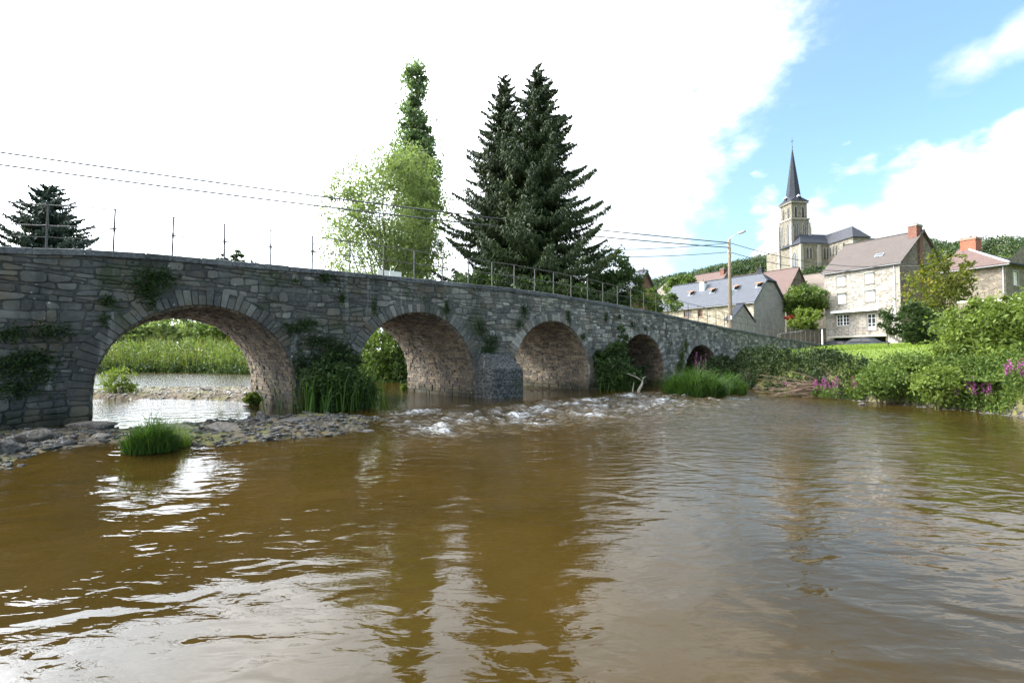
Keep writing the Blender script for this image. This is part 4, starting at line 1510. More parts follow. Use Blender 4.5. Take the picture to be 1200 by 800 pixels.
HE = House('tiled_house', 'low faded brown roof furthest left behind the slate roof, next to the brick gable', 'house', 801, 90, 200, 766, 9.0, 342, 327, 4.0, 'red brown roofs behind the slate roof')
HE.walls(M['gable_stone'], M['gable_stone'])
HE.roof(M['old_tile'])
HF = House('old_tiled_house', 'plain old brown roof at the foot of the church beside the white shuttered house', 'house', 972, 86, 220, 926, 10.0, 352, 318, 5.0)
HF.walls(M['gable_stone'], M['gable_stone'])
HF.roof(M['old_tile'])
HF.chimney(0.8, HF.Wd * 0.5, 0.7, 0.7, HF.zr + 0.8, M['red_brick'], cap=False, zb=HF.ze)

# brick gable house by the trees --------------------------------------------
HG = House('brick_house', 'red brick gable house with a pale roof half hidden by dark trees', 'house', 738, 52, 40, 690, 6.4, 349, 319, 2.6)
HG.walls(M['red_brick'], M['red_brick'])
HG.roof(M['slate'])
HG.chimney(0.6, HG.Wd * 0.62, 0.55, 1.0, HG.zr + 0.4, M['red_brick'], cap=False, zb=HG.ze)

# right house ---------------------------------------------------------------
HR = House('hipped_house', 'brown stone house with hipped red tile roof and orange brick chimney, right edge', 'house', 1178, 46, 330, 1103, 11.0, 308, 281, 3.0)
gh = [(1.55, 2.6, at_depth(1193, 338, 49).z, at_depth(1193, 323, 49).z)]
HR.walls(M['gable_stone'], M['gable_stone'], gholes=gh)
HR.roof(M['red_tile'], hip=True, fascia=M['dark_slate'], over=0.45)
HR.opening(gh[0], 'window', side='gable')
c0 = HR.loc(-0.45, -0.45, HR.ze - 0.25)
c1 = HR.loc(-0.45 + HR.Wd / 2, HR.Wd / 2, HR.zr + 0.16)
MB().tube([c0 + Vector((0, 0, .2)), c1], 0.11, 6).build('hip_flashing', M['zinc'], HR.root)
HR.chimney(HR.Wd / 2 - 0.9, HR.Wd / 2, 1.3, 1.3, HR.zr + 1.15, M['orange_brick'], cap=False, zb=HR.ze)
MB().tube([(0.15, 0.1, HR.ze - .1), (0.15, 0.1, 3.2)], 0.05, 6).build('downpipe', M['zinc'], HR.root)

# garden walls --------------------------------------------------------------
gw = empty('garden_wall', (0, 0, 0), 0, 'brown rubble garden wall between the slate roofed and white shuttered houses', 'wall')
a, b = at_depth(915, 392, 57), at_depth(968, 385, 61)
mb = MB()
mb.prism([(a.x, a.y, 2.4), (b.x, b.y, 2.4), (b.x, b.y, b.z), (a.x, a.y, a.z)], (-0.2, 0.35, 0))
o = mb.build('wall', M['garden_stone'], gw)
mb = MB()
mb.prism([(a.x, a.y - .06, a.z + .003), (b.x, b.y - .06, b.z + .003), (b.x, b.y - .06, b.z + 0.1), (a.x, a.y - .06, a.z + 0.1)], (-0.25, 0.47, 0))
mb.build('wall_cap', M['coping'], gw)
po = MB()
q = at_depth(963.5, 386, 55)
po.tube([(q.x, q.y, 3.0), (q.x, q.y, q.z)], 0.07, 8)
tag(po.build('white_post', M['white'], None), 'slim white post beside the left corner of the white shuttered house', 'post')
tw_ = empty('terrace_wall', (0, 0, 0), 0, 'low wall with a white cap behind the big bright bush', 'wall')
a, b = at_depth(1125, 353, 34), at_depth(1215, 347.5, 30)
MB().prism([(a.x, a.y, 2.0), (b.x, b.y, 2.0), (b.x, b.y, b.z - .1), (a.x, a.y, a.z - .1)], (0.1, 0.3, 0)).build('wall', M['garden_stone'], tw_)
MB().prism([(a.x, a.y - .05, a.z - .097), (b.x, b.y - .05, b.z - .097), (b.x, b.y - .05, b.z), (a.x, a.y - .05, a.z)], (0.12, 0.4, 0)).build('wall_cap', M['white'], tw_)


# ------------------------------------------------------------------ church
def church():
    cp = at_depth(928, 283, 150)
    th = R(6)
    root = empty('church', (cp.x, cp.y, 0), th, 'stone church with a tall slate spire standing above the village', 'church')
    st, sl_ = M['church_stone'], M['church_slate']

    def zz(px, py, Y):
        return at_depth(px, py, Y).z
    z_base = 16.0
    zc = zz(928, 237, 150)       # cornice
    zm = zz(928, 256, 150)       # string course
    W1, W2 = 5.9, 5.2
    # tower: local x to the right along the shaded face, local y away along the lit face
    o = MB().box(0, W1, 0, W1, z_base, zm).build('tower_lower', st, root)
    o2 = MB().box(0.3, 0.3 + W2, 0.3, 0.3 + W2, zm, zc).build('tower_upper', st, root)
    mb = MB().box(-0.2, W1 + 0.2, -0.2, W1 + 0.2, zm - 0.2, zm + 0.25)
    mb.build('string_course', M['dressed'], root)
    mb = MB().box(-0.05, 0.65 + W2 , -0.05, 0.65 + W2, zc, zc + 0.5)
    for i in range(11):
        u = 0.0 + i * (W2 + 0.55) / 10.5
        mb.box(u, u + 0.25, -0.2, -0.055, zc - 0.1, zc + 0.45)
        mb.box(-0.2, -0.055, u, u + 0.25, zc - 0.1, zc + 0.45)
    mb.build('cornice', M['dressed'], root)
    # broach spire
    c = 0.3 + W2 / 2
    zt = zz(927.5, 172, 153)
    hb_ = zz(928, 229, 150)
    z0 = zc + 0.5
    half = W2 / 2 + 0.55
    sq = [(c - half, c - half), (c + half, c - half), (c + half, c + half), (c - half, c + half)]
    r8 = 2.25
    oc = [(c + r8 * math.cos(R(22.5 + 45 * k)), c + r8 * math.sin(R(22.5 + 45 * k))) for k in range(8)]
    V = [(x, y, z0) for x, y in sq] + [(x, y, hb_) for x, y in oc] + [(c, c, zt)]
    F = []
    # octagon index by side: 5,6 face -y ; 7,0 face +x ; 1,2 face +y ; 3,4 face -x
    F += [(0, 1, 4 + 6, 4 + 5), (1, 2, 4 + 0, 4 + 7), (2, 3, 4 + 2, 4 + 1), (3, 0, 4 + 4, 4 + 3)]
    F += [(1, 4 + 7, 4 + 6), (2, 4 + 1, 4 + 0), (3, 4 + 3, 4 + 2), (0, 4 + 5, 4 + 4)]
    F += [(4 + k, 4 + (k + 1) % 8, 12) for k in range(8)]
    o = mk('spire', V, F, M['dark_slate'], root, 0.5)
    uv_roof(o)
    cr = MB()
    zx = zz(927.5, 161, 153)
    cr.tube([(c, c, zt - 0.4), (c, c, zx)], 0.06, 6)
    cr.tube([(c - 0.55, c, zt + (zx - zt) * 0.6), (c + 0.55, c, zt + (zx - zt) * 0.6)], 0.05, 6)
    cr.tube([(c, c - 0.55, zt + (zx - zt) * 0.6), (c, c + 0.55, zt + (zx - zt) * 0.6)], 0.05, 6)
    cr.tube([(c, c, zt - 0.2), (c, c, zt + 0.15)], 0.16, 6)
    cr.build('cross', M['iron'], root)
    for (x, y) in ((c, c - half * 0.78), (c - half * 0.78, c)):
        m2 = MB().box(x - 0.45, x + 0.45, y - 0.45, y + 0.45, z0, z0 + 1.5)
        d_ = m2.build('dormer', sl_, root)
        m3 = MB()
        m3.add([(x - .6, y - .6, z0 + 1.5), (x + .6, y - .6, z0 + 1.5), (x + .6, y + .6, z0 + 1.5), (x - .6, y + .6, z0 + 1.5), (x, y, z0 + 2.4)], [(0, 1, 4), (1, 2, 4), (2, 3, 4), (3, 0, 4)])
        m3.build('dormer_roof', M['zinc'], d_)

    def lancet(face, u, z0_, w_, h_, off, bars=False, mat=None):
        """pointed window on the front (-y) or side (-x) face at plane offset off"""
        prof = [(-w_ / 2, 0), (w_ / 2, 0), (w_ / 2, h_ * 0.66)]
        for k in range(1, 6):
            a = k / 6
            prof.append((w_ / 2 * (1 - a ** 1.5), h_ * (0.66 + 0.34 * math.sin(a * math.pi / 2))))
        prof.append((0, h_))
        for k in range(5, 0, -1):
            a = k / 6
            prof.append((-w_ / 2 * (1 - a ** 1.5), h_ * (0.66 + 0.34 * math.sin(a * math.pi / 2))))
        prof.append((-w_ / 2, h_ * 0.66))

        def P3(p, q, d):
            return (u + p, off - d, z0_ + q) if face == 'y' else (off - d, u - p, z0_ + q)
        n = len(prof)
        k = 1.0 + 0.28 / w_
        outer = [(p * k, q if q == 0 else q + 0.16) for p, q in prof]
        V = [P3(p, q, 0.015) for p, q in outer] + [P3(p, q, 0.12) for p, q in outer] + [P3(p, q, 0.12) for p, q in prof] + [P3(p, q, 0.02) for p, q in prof]
        F = []
        for r in range(3):
            F += [(r * n + i, r * n + (i + 1) % n, (r + 1) * n + (i + 1) % n, (r + 1) * n + i) for i in range(n)]
        wdw = mk('window', V, F, M['dressed'], root, 0.5)
        mk('pane', [P3(p, q, 0.022) for p, q in prof], [tuple(range(n))], mat or M['glass'], wdw, 0.5)
        if bars:
            b_ = MB()
            b_.tube([P3(0, 0, 0.08), P3(0, h_ * 0.9, 0.08)], 0.08, 4)
            b_.build('mullion', M['dressed'], wdw)

    for u in (0.3 + W2 * 0.27, 0.3 + W2 * 0.73):
        lancet('y', u, zm + 0.7, 0.75, 3.3, 0.3, mat=M['dark_void'])
        lancet('x', u, zm + 0.7, 0.75, 3.3, 0.3, mat=M['dark_void'])
    # round clock-like ring between
    for face in 'xy':
        mb = MB()
        pts = []
        for k in range(13):
            a = k * math.pi / 6
            p, q = 0.42 * math.cos(a), zm + 2.4 + 0.42 * math.sin(a)
            pts.append((c + p, 0.24, q) if face == 'y' else (0.24, c + p, q))
        mb.tube(pts, 0.09, 5)
        mb.build('roundel', M['dressed'], root)
    zl = zz(928, 281, 150)
    for u in (W1 * 0.28, W1 * 0.72):
        lancet('y', u, zl + 1.0, 1.15, 4.6, 0.0, True)
        lancet('x', u, zl - 1.0, 1.15, 6.3, 0.0, True)
    # buttresses
    for (x0, y0) in ((-0.45, -0.45), (-0.45, W1 - 0.45), (W1 - 0.45, -0.45)):
        MB().box(x0, x0 + 0.9, y0, y0 + 0.9, z_base, zm - 2.6).box(x0 + .15, x0 + .75, y0 + .15, y0 + .75, zm - 2.6, zm - 1.2).build('buttress', M['dressed'], root)
    # nave: near corner at picture column 938
    Rm = Matrix.Rotation(-th, 4, 'Z')

    def lc(px, py, Y):
        return Rm @ (at_depth(px, py, Y) - Vector((cp.x, cp.y, 0)))
    # find nave corner on the line x=-0.3 (flush with tower) in local coordinates
    best = None
    for i in range(400):
        Y = 150 - i * 0.05
        q = lc(938.5, 285, Y)
        if best is None or abs(q.x + 0.35) < best[0]:
            best = (abs(q.x + 0.35), q, Y)
    q = best[1]
    nx0, ny0, ze = -0.35, q.y, q.z
    Yn = best[2]
    # right end at picture column 973
    e = lc(973, 285, Yn - 0.0)
    nx1 = e.x + 4
    ny1 = W1 + 7
    zr = ze + 3.9
    MB().box(nx0, nx1, ny0, -0.02, z_base, ze).build('nave_wall', st, root)
    MB().box(nx0 + .5, nx1, W1 + 0.02, ny1, z_base, ze).build('aisle_wall', st, root)
    yc = (ny0 + 1.0) / 2 + 0.5
    mr = MB()
    o_ = 0.35
    ym = ny0 + 4.6
    mr.prism([(nx0 - o_, ny0 - o_, ze), (nx1, ny0 - o_, ze), (nx1, ym, zr), (nx0 + 3.2, ym, zr)], (0, 0.05, 0.18))
    mr.prism([(nx0 - o_, ny0 - o_, ze), (nx0 + 3.2, ym, zr), (nx0 - o_, ym + 4.6, ze)], (-0.04, 0, 0.18))
    mr.prism([(nx0 + 3.2, ym, zr), (nx1, ym, zr), (nx1, ym + 4.8, ze), (nx0 - o_, ym + 4.8, ze)], (0, 0.0, 0.18))
    o = mr.build('nave_roof', M['dark_slate'], root)
    uv_roof(o)
    cor = MB()
    for i in range(14):
        u = nx0 + i * (nx1 - nx0) / 14
        cor.box(u, u + 0.3, ny0 - 0.28, ny0 - 0.004, ze - 0.35, ze - 0.05)
    cor.build('cornice', M['dressed'], root)
    hh = ze - z_base
    for u in (2.6, 8.2):
        for du in (-0.55, 0.55):
            lancet('y', nx0 + u + du, ze - 4.6, 0.8, 3.4, ny0, False)
    for u in (3.0, 8.4):
        lancet('y', nx0 + u, ze - 10.2, 2.0, 2.8, ny0, False, mat=M['dark_void'])
    lancet('x', (ny0) / 2 + 0.5, ze - 8.8, 2.2, 6.6, nx0, True)
    for (x0, y0) in ((nx0 - .5, ny0 - .5), (nx0 + 5.2, ny0 - .55)):
        MB().box(x0, x0 + 0.95, y0, y0 + 0.95, z_base, ze - 1.2).box(x0 + .1, x0 + .85, y0 + .1, y0 + .85, ze - 1.2, ze - 0.4).build('buttress', M['dressed'], root)
    # transept coming towards the viewer
    t0 = lc(973, 285, Yn)
    tx0 = t0.x
    best = None
    for i in range(600):
        Y = Yn - i * 0.05
        q = lc(999.5, 279, Y)
        if best is None or abs(q.x - tx0) < best[0]:
            best = (abs(q.x - tx0), q, Y)
    q = best[1]
    ty0, zte = q.y, q.z
    zte = ze - 0.3
    e = lc(1020, 276, best[2])
    tx1 = e.x
    MB().box(tx0, tx1, ty0, 12, z_base, zte).build('transept_wall', st, root)
    tw2 = tx1 - tx0
    xr = (tx0 + tx1) / 2
    zr2 = zte + 3.9
    mr = MB()
    mr.prism([(tx0 - o_, ty0 - o_, zte), (xr, ty0 + 3.0, zr2), (xr, 12, zr2), (tx0 - o_, 12, zte)], (0, 0, 0.18))
    mr.prism([(tx0 - o_, ty0 - o_, zte), (tx1 + o_, ty0 - o_, zte), (xr, ty0 + 3.0, zr2)], (0, -0.05, 0.18))
    mr.prism([(tx1 + o_, ty0 - o_, zte), (tx1 + o_, 12, zte), (xr, 12, zr2), (xr, ty0 + 3.0, zr2)], (0, 0, 0.18))
    o = mr.build('transept_roof', sl_, root)
    uv_roof(o)
    for i in range(3):
        lancet('x', ty0 + 8.5 - i * 1.2, zte - 3.8, 0.6, 3.0, tx0, False)
    lancet('x', ty0 + 3.2, zte - 3.2, 0.8, 2.6, tx0, False)
    MB().box(tx0 - .5, tx0 + .4, ty0 - .5, ty0 + .4, z_base, zte - 1.0).build('buttress', M['dressed'], root)
    # choir end with a small turret
    e = lc(1035, 279, best[2] + 6)
    MB().box(tx1 + 0.02, e.x, ty0 + 3.5, ty0 + 12, z_base, zte + 0.3).build('choir_wall', st, root)
    mr = MB()
    cxm = (tx1 + e.x) / 2
    mr.add([(tx1 - .2, ty0 + 3.2, zte + .3), (e.x + .4, ty0 + 3.2, zte + .3), (e.x + .4, ty0 + 12.4, zte + .3), (tx1 - .2, ty0 + 12.4, zte + .3), (cxm - 1.0, ty0 + 7.5, zte + 2.4)], [(0, 1, 4), (1, 2, 4), (2, 3, 4), (3, 0, 4), (0, 3, 2, 1)])
    o = mr.build('choir_roof', M['dark_slate'], root)
    uv_roof(o)
    tx = tx1 + 1.2
    MB().box(tx - 0.6, tx + 0.6, ty0 + 4.6, ty0 + 5.8, zte + 0.3, zte + 3.1).build('turret', M['church_slate'], root)
    mr = MB()
    mr.add([(tx - .8, ty0 + 4.4, zte + 3.1), (tx + .8, ty0 + 4.4, zte + 3.1), (tx + .8, ty0 + 6, zte + 3.1), (tx - .8, ty0 + 6, zte + 3.1), (tx, ty0 + 5.2, zte + 4.1)], [(0, 1, 4), (1, 2, 4), (2, 3, 4), (3, 0, 4), (0, 3, 2, 1)])
    mr.build('turret_cap', M['zinc'], root)


church()

# ------------------------------------------------------------------ street lamp pole and cables
PY = 44.0
pb = at_depth(856, 386, PY)
pt = at_depth(854.5, 280, PY)
lp = empty('street_lamp', (pb.x, PY, 0), 0, 'tall weathered utility pole with a street lamp arm behind the bridge railing', 'street lamp')
dxp = pt.x - pb.x
MB().tube([(0, 0, 1.5), (0, 0, pb.z), (dxp * .5, 0, (pb.z + pt.z) / 2), (dxp, 0, pt.z)], [0.19, 0.18, 0.15, 0.115], 10).build('pole', M['pole'], lp, True)
MB().tube([(dxp, 0, pt.z - 0.25), (dxp + 0.1, -.05, pt.z + 0.1), (dxp + 0.4, -.2, pt.z + 0.3), (dxp + 0.75, -.35, pt.z + 0.42)], 0.03, 6).build('arm', M['galv'], lp, True)
hd = MB()
hd.tube([(dxp + 0.65, -.3, pt.z + 0.38), (dxp + 0.8, -.38, pt.z + 0.45), (dxp + 1.1, -.5, pt.z + 0.54), (dxp + 1.28, -.58, pt.z + 0.56)], [0.06, 0.13, 0.13, 0.05], 8)
hd.build('lamp_head', M['galv'], lp, True)
MB().box(dxp + 0.08, dxp + 0.14, -0.06, 0.06, pt.z - 1.7, pt.z - 0.9).build('fuse_strap', M['galv'], lp)
MB().box(0.12, 0.34, -0.15, 0.1, pb.z + 3.15, pb.z + 3.6).build('junction_box', M['galv'], lp)
MB().box(-0.09, 0.09, -0.22, -0.17, pb.z + 0.9, pb.z + 1.25).build('plate', M['white'], lp)
for i, zz in enumerate((0.35, 0.8, 1.2)):
    MB().tube([(dxp - 0.2, -.03 * i, pt.z - zz), (dxp + 0.2, -.03 * i, pt.z - zz)], 0.045, 6).build('insulator', M['white'], lp)


def cable(label, p0, p1, sag, r=0.017, n=26):
    p0, p1 = Vector(p0), Vector(p1)
    pts = []
    for i in range(n + 1):
        t = i / n
        q = p0.lerp(p1, t)
        q.z -= sag * 4 * t * (1 - t)
        pts.append(q)
    o = MB().tube(pts, r, 5).build('power_cable', M['cable'], None, True)
    tag(o, label, 'cable', 'power cables')


cable('upper of the two thin cables crossing the white sky at left', at_depth(-60, 170, 22), (pb.x + dxp, PY, pt.z - 0.35), 0.35, 0.046)
cable('lower of the two thin cables crossing the white sky at left', at_depth(-60, 185, 22), (pb.x + dxp, PY, pt.z - 0.8), 0.40, 0.046)
far_l = at_depth(640, 291, 52)
cable('upper cable running left from the utility pole past the spruce', at_depth(640, 291, 50), (pb.x + dxp - .1, PY + .1, pt.z - 0.36), 0.35, 0.034)
cable('lower cable running left from the utility pole past the spruce', at_depth(640, 298, 50), (pb.x + dxp - .1, PY + .1, pt.z - 1.2), 0.35, 0.034)
cable('upper cable from the utility pole across the front of the church', (pb.x + dxp, PY, pt.z - 0.35), at_depth(1052, 311, 57.6), 0.9, 0.032)
cable('lower cable from the utility pole across the front of the church', (pb.x + dxp, PY, pt.z - 1.2), at_depth(1051, 311.5, 57.6), 1.1, 0.032)
cable('cable running from the pale stone house to the hipped house', at_depth(1054, 311, 57.6), at_depth(1176, 309, 45.9), 0.15, 0.02)

# ------------------------------------------------------------------ parked cars under the balcony
def car(label, px, Y, mat, ang, z):
    q = at_depth(px, 398, Y)
    root = empty('parked_car', (q.x, Y, z), ang, label, 'car')
    prof = [(-2.1, 0.32), (-2.15, 0.65), (-1.95, 0.86), (-1.2, 0.95), (-0.55, 1.36), (0.2, 1.45), (1.1, 1.42), (1.75, 1.05), (2.05, 0.95), (2.12, 0.6), (2.05, 0.32)]
    n = len(prof)
    V, F = [], []
    for y, k in ((-0.84, 0.0), (-0.80, 1.0), (0.80, 1.0), (0.84, 0.0)):
        pass
    secs = [(-0.78, 0.93), (-0.84, 1.0), (0.84, 1.0), (0.78, 0.93)]
    for y, k in secs:
        for (x, z_) in prof:
            tuck = 0.0 if z_ < 0.97 else (z_ - 0.97) * 0.38
            V.append((x * (k if z_ < 0.97 else k), math.copysign(abs(y) - tuck, y), z_ if k == 1 else 0.32 + (z_ - 0.32) * 0.985))
    for r in range(3):
        F += [(r * n + i, r * n + (i + 1) % n, (r + 1) * n + (i + 1) % n, (r + 1) * n + i) for i in range(n)]
    F += [tuple(range(n))[::-1], tuple(range(3 * n, 4 * n))]
    mk('body', V, F, mat, root, 0.5, False)
    for sy in (-1, 1):
        for a in ([(-0.95, 0.98), (-0.5, 1.30), (0.1, 1.37), (0.1, 0.98)], [(0.18, 0.98), (0.18, 1.37), (1.02, 1.34), (1.5, 1.02)]):
            y = 0.80
            mk('side_window', [(x, sy * (0.845 - max(0, z_ - 0.97) * 0.38 + 0.004), z_) for x, z_ in a], [(0, 1, 2, 3)], M['car_glass'], root, 0.5)
        for x in (-1.35, 1.32):
            wv = MB().tube([(x, sy * 0.66, 0.31), (x, sy * 0.86, 0.31)], 0.31, 14).build('wheel', M['rubber'], root)
            MB().tube([(x, sy * 0.861, 0.31), (x, sy * 0.872, 0.31)], 0.19, 10).build('rim', M['galv'], wv)
        MB().box(-2.15, -2.08, sy * 0.66 - 0.14, sy * 0.66 + 0.14, 0.62, 0.76).build('headlight', M['zinc'], root)
        MB().box(2.06, 2.13, sy * 0.68 - 0.12, sy * 0.68 + 0.12, 0.72, 0.88).build('tail_light', M['rust_red'], root)
    mk('windscreen', [(-1.12, -0.68, 0.985), (-1.12, 0.68, 0.985), (-0.57, 0.62, 1.345), (-0.57, -0.62, 1.345)], [(0, 1, 2, 3)], M['car_glass'], root, 0.5)
    return root


fa = math.atan2(HA.d.y, HA.d.x)
car('dark grey car parked under the balcony of the white shuttered house, right one', 1015, 55.2, M['car_grey'], fa + 0.0, tz(at_depth(1015, 398, 55.2).x, 55.2))
car('darker blue grey car parked under the balcony of the white shuttered house, left one', 985, 58.2, M['car_dark'], fa + 0.05, tz(at_depth(985, 398, 58.2).x, 58.2))


# ------------------------------------------------------------------ village plants
def ptree(name, label, px, pyb, Y, ells, mat, seed, r0=0.1, nclump=120, per=40, leaf=0.18, ntips=10, group=None, top=None, spread=0.2, shell=0.5, cat='tree'):
    b = at_depth(px, pyb, Y)
    z = tz(b.x, Y)
    el_ = [px_ell(e[0], e[1], e[2], e[3], Y, b.x, z, e[4] if len(e) > 4 else 0.0) for e in ells]
    h = (max(e[2] for e in el_)) if top is None else top
    return tree(name, label, cat, b.x, Y, z, h, el_, r0, nclump, per, leaf, mat, seed, group, spread=spread, shell=shell, ntips=ntips)


ptree('apple_tree', 'loose yellowing tree leaning before the brown gable of the tall stone house', 1108, 400, 44, [(1090, 340, 26, 26), (1112, 325, 20, 32), (1100, 305, 14, 18), (1078, 318, 10, 8), (1125, 345, 16, 26), (1098, 370, 26, 16), (1135, 318, 10, 14)],
      M['leaf_yellow'], 41, 0.16, 190, 26, 0.2, 30, spread=0.2, shell=0.3)
ptree('young_tree', 'slim young tree with a dark trunk on the lawn in front of the house', 1041, 408, 40, [(1039, 366, 9, 9), (1043, 378, 11, 9), (1046, 388, 9, 5)], M['leaf_dark'], 42, 0.07, 46, 34, 0.14, 10)
ptree('dark_shrub', 'dark upright shrub at the foot of the brown gable, left one', 1069, 408, 41, [(1068, 372, 13, 18), (1070, 390, 14, 12)], M['leaf_dark'], 43, 0.08, 90, 34, 0.16, 8, 'dark shrubs under the gable', cat='bush')
ptree('dark_shrub', 'dark upright shrub at the foot of the brown gable, right one', 1092, 408, 41, [(1090, 380, 15, 16), (1094, 396, 17, 10)], M['leaf_dark'], 44, 0.08, 90, 34, 0.16, 8, 'dark shrubs under the gable', cat='bush')
ptree('round_tree', 'round leafy tree above the garden wall between the two stone houses', 944, 380, 66, [(944, 350, 21, 15), (934, 360, 14, 12), (955, 360, 12, 13)], M['leaf_mid'], 45, 0.14, 150, 40, 0.26, 8)
ptree('light_bush', 'bright green bush against the garden wall below the round tree', 946, 386, 60, [(946, 370, 13, 9), (938, 378, 12, 7), (952, 380, 11, 6)], M['leaf_bright'], 46, 0.08, 90, 40, 0.2, 8, cat='bush')
ptree('red_shrub', 'small dark red leaved shrub beside the grey gable end', 927, 384, 61, [(926, 373, 6, 3)], M['leaf_red'], 47, 0.05, 24, 26, 0.14, 4, cat='bush')
ptree('garden_tree', 'light green tree rising beyond the left end of the slate roof', 796, 350, 78, [(797, 332, 13, 9), (788, 338, 9, 8), (806, 330, 8, 6)], M['leaf_mid'], 48, 0.12, 90, 36, 0.3, 8)
ptree('garden_bush', 'small green bush between the brick gable and the slate roofed house', 783, 352, 60, [(786, 350, 8, 6)], M['leaf_mid'], 49, 0.06, 30, 30, 0.2, 5, cat='bush')

for k, (px, py) in enumerate([(918, 321), (939, 318), (957, 313)]):
    ptree('slope_bush', ['left', 'middle', 'right'][k] + ' one of three low bushes on the slope just below the church wall', px, 335, 116, [(px, py + 5, 12, 6), (px + 5, py + 7, 10, 6)], M['leaf_far'], 170 + k, 0.05, 60, 34, 0.3, 4, 'bushes below the church', cat='bush')

# big bright bush on the right bank
bb_ = at_depth(1165, 440, 20.5)
bz = tz(bb_.x, 20.5)
bush('willow_bush', 'large bright green willow bush on the right bank', bb_.x, 20.5, bz,
     [px_ell(e[0], e[1], e[2], e[3], 20.5, bb_.x, bz, e[4]) for e in ((1150, 392, 44, 36, 0), (1190, 382, 44, 34, .6), (1122, 402, 20, 26, -.3), (1165, 420, 52, 24, -.5), (1225, 385, 40, 50, 0), (1150, 365, 30, 16, .2), (1190, 358, 24, 14, .2))],
     520, 62, 0.105, M['leaf_bright'], 51, spread=0.17, shell=0.35)

# hill woods: one far mass of many crowns
def wood(name, label, n, boxfn, mat, seed, size, per=46, lf=0.3):
    rnd = np.random.default_rng(seed)
    pts = boxfn(rnd, n)
    z = terrain(pts[:, 0], pts[:, 1])
    Cs, Ts = [], []
    h = rnd.uniform(0.75, 1.35, len(pts)) * size
    v = rnd.normal(size=(len(pts), per, 3))
    v /= np.linalg.norm(v, axis=2)[:, :, None]
    v *= rnd.uniform(0.6, 1.0, (len(pts), per, 1)) * np.array([0.55, 0.55, 0.62])
    v[:, :, 2] = np.where(v[:, :, 2] < -0.2, -v[:, :, 2], v[:, :, 2])
    C = v * h[:, None, None] + np.stack([pts[:, 0], pts[:, 1], z + h * 0.45], 1)[:, None, :]
    tc = rnd.random(len(pts))
    T = np.clip(tc[:, None] * 0.75 + rnd.random((len(pts), per)) * 0.3, 0, 1)
    q = quads_from(C.reshape(-1, 3), size * lf, rnd, aspect=1.2)
    o = mkq(name, q, mat, None, T.ravel())
    return tag(o, label, 'woodland', None, 'stuff')


def hillbox(rnd, n):
    Y = rnd.uniform(215, 470, n)
    px = rnd.uniform(690, 1290, n)
    X = (px - 600) / 567 * Y
    return np.stack([X, Y], 1)


def slopebox(rnd, n):
    Y = rnd.uniform(104, 215, n)
    px = rnd.uniform(700, 1290, n)
    k = ~((px > 885) & (px < 1065))
    Y, px = Y[k], px[k]
    return np.stack([(px - 600) / 567 * Y, Y], 1)


wood('slope_woodland', 'green trees massed on the slope between the village roofs and the church', 1000, slopebox, M['leaf_far'], 62, 3.8, 170, 0.11)
wood('hill_woodland', 'dense green woodland covering the far hill behind the church', 4300, hillbox, M['leaf_far'], 61, 7.5, 120, 0.14)


# ------------------------------------------------------------------ bank vegetation
def herb_patch(name, label, P, hgt, rnd, mleaf, mgrass, nl, leaf, nb, cat='vegetation', clump=0.15):
    """P (N,3) seeds on the ground; leafy herbs plus blades, one uncountable mass"""
    Z = P.copy()
    idx = rnd.integers(0, len(P), nl // 14)
    cc = P[idx] + np.stack([np.zeros(len(idx)), np.zeros(len(idx)), hgt * rnd.random(len(idx)) ** 0.8], 1)
    C = np.repeat(cc, 14, 0) + rnd.normal(size=(len(idx) * 14, 3)) * clump
    T = np.clip(np.repeat(rnd.random(len(idx)), 14) * 0.65 + rnd.random(len(idx) * 14) * 0.35, 0, 1)
    root = tag(mkq(name, quads_from(C, leaf, rnd), mleaf, None, T), label, cat, None, 'stuff')
    if nb:
        idx = rnd.integers(0, len(P), nb)
        B = P[idx] + rnd.normal(size=(nb, 3)) * np.array([0.1, 0.1, 0])
        q, th = blades(B, hgt * 1.35, 0.03, rnd)
        o = mkq('blades', q, mgrass, root, np.clip(rnd.random(len(q)), 0, 1))
        o['kind'] = 'stuff'
    return root


def along(poly, n, rnd, dmin, dmax):
    """random points beside a polyline, on its left side by dmin..dmax"""
    P = np.array(poly, float)
    seg = np.diff(P, axis=0)
    L = np.linalg.norm(seg, axis=1)
    k = rnd.choice(len(seg), n, p=L / L.sum())
    t = rnd.random(n)
    base = P[k] + seg[k] * t[:, None]
    nrm = np.stack([seg[k][:, 1], -seg[k][:, 0]], 1) / L[k][:, None]
    d = rnd.uniform(dmin, dmax, n)
    Q = base + nrm * d[:, None]
    return np.column_stack([Q, terrain(Q[:, 0], Q[:, 1])])


r1 = np.random.default_rng(71)
bankR = [(17.3, 12), (17.2, 16.3), (17.25, 18), (16.6, 20.6), (16.3, 22.4)]
bankM = [(16.3, 22.6), (15.9, 24.6), (15.2, 27.0), (14.6, 29.5), (15.0, 32.5), (16.6, 36.2)]
herb_patch('bank_herbs', 'sunlit leafy herbs and brambles on the right river bank', along(bankR, 900, r1, 0.1, 1.5), 0.3, r1, M['leaf_mid'], M['grass'], 30000, 0.075, 1600)
herb_patch('bank_ivy', 'ivy and nettles coloured dark for shade, hanging over the steep bank below the lawn', along(bankM, 900, r1, 0.0, 1.15), 0.17, r1, M['leaf_ivy_shade'], M['grass_dark'], 40000, 0.08, 900)
herb_patch('bank_fringe', 'bright herbs edging the lawn above the driftwood', along([(16.5, 21.2), (16.3, 22.6), (16.1, 23.6)], 300, r1, 0.2, 0.8), 0.15, r1, M['leaf_bright'], M['grass'], 7000, 0.08, 500)

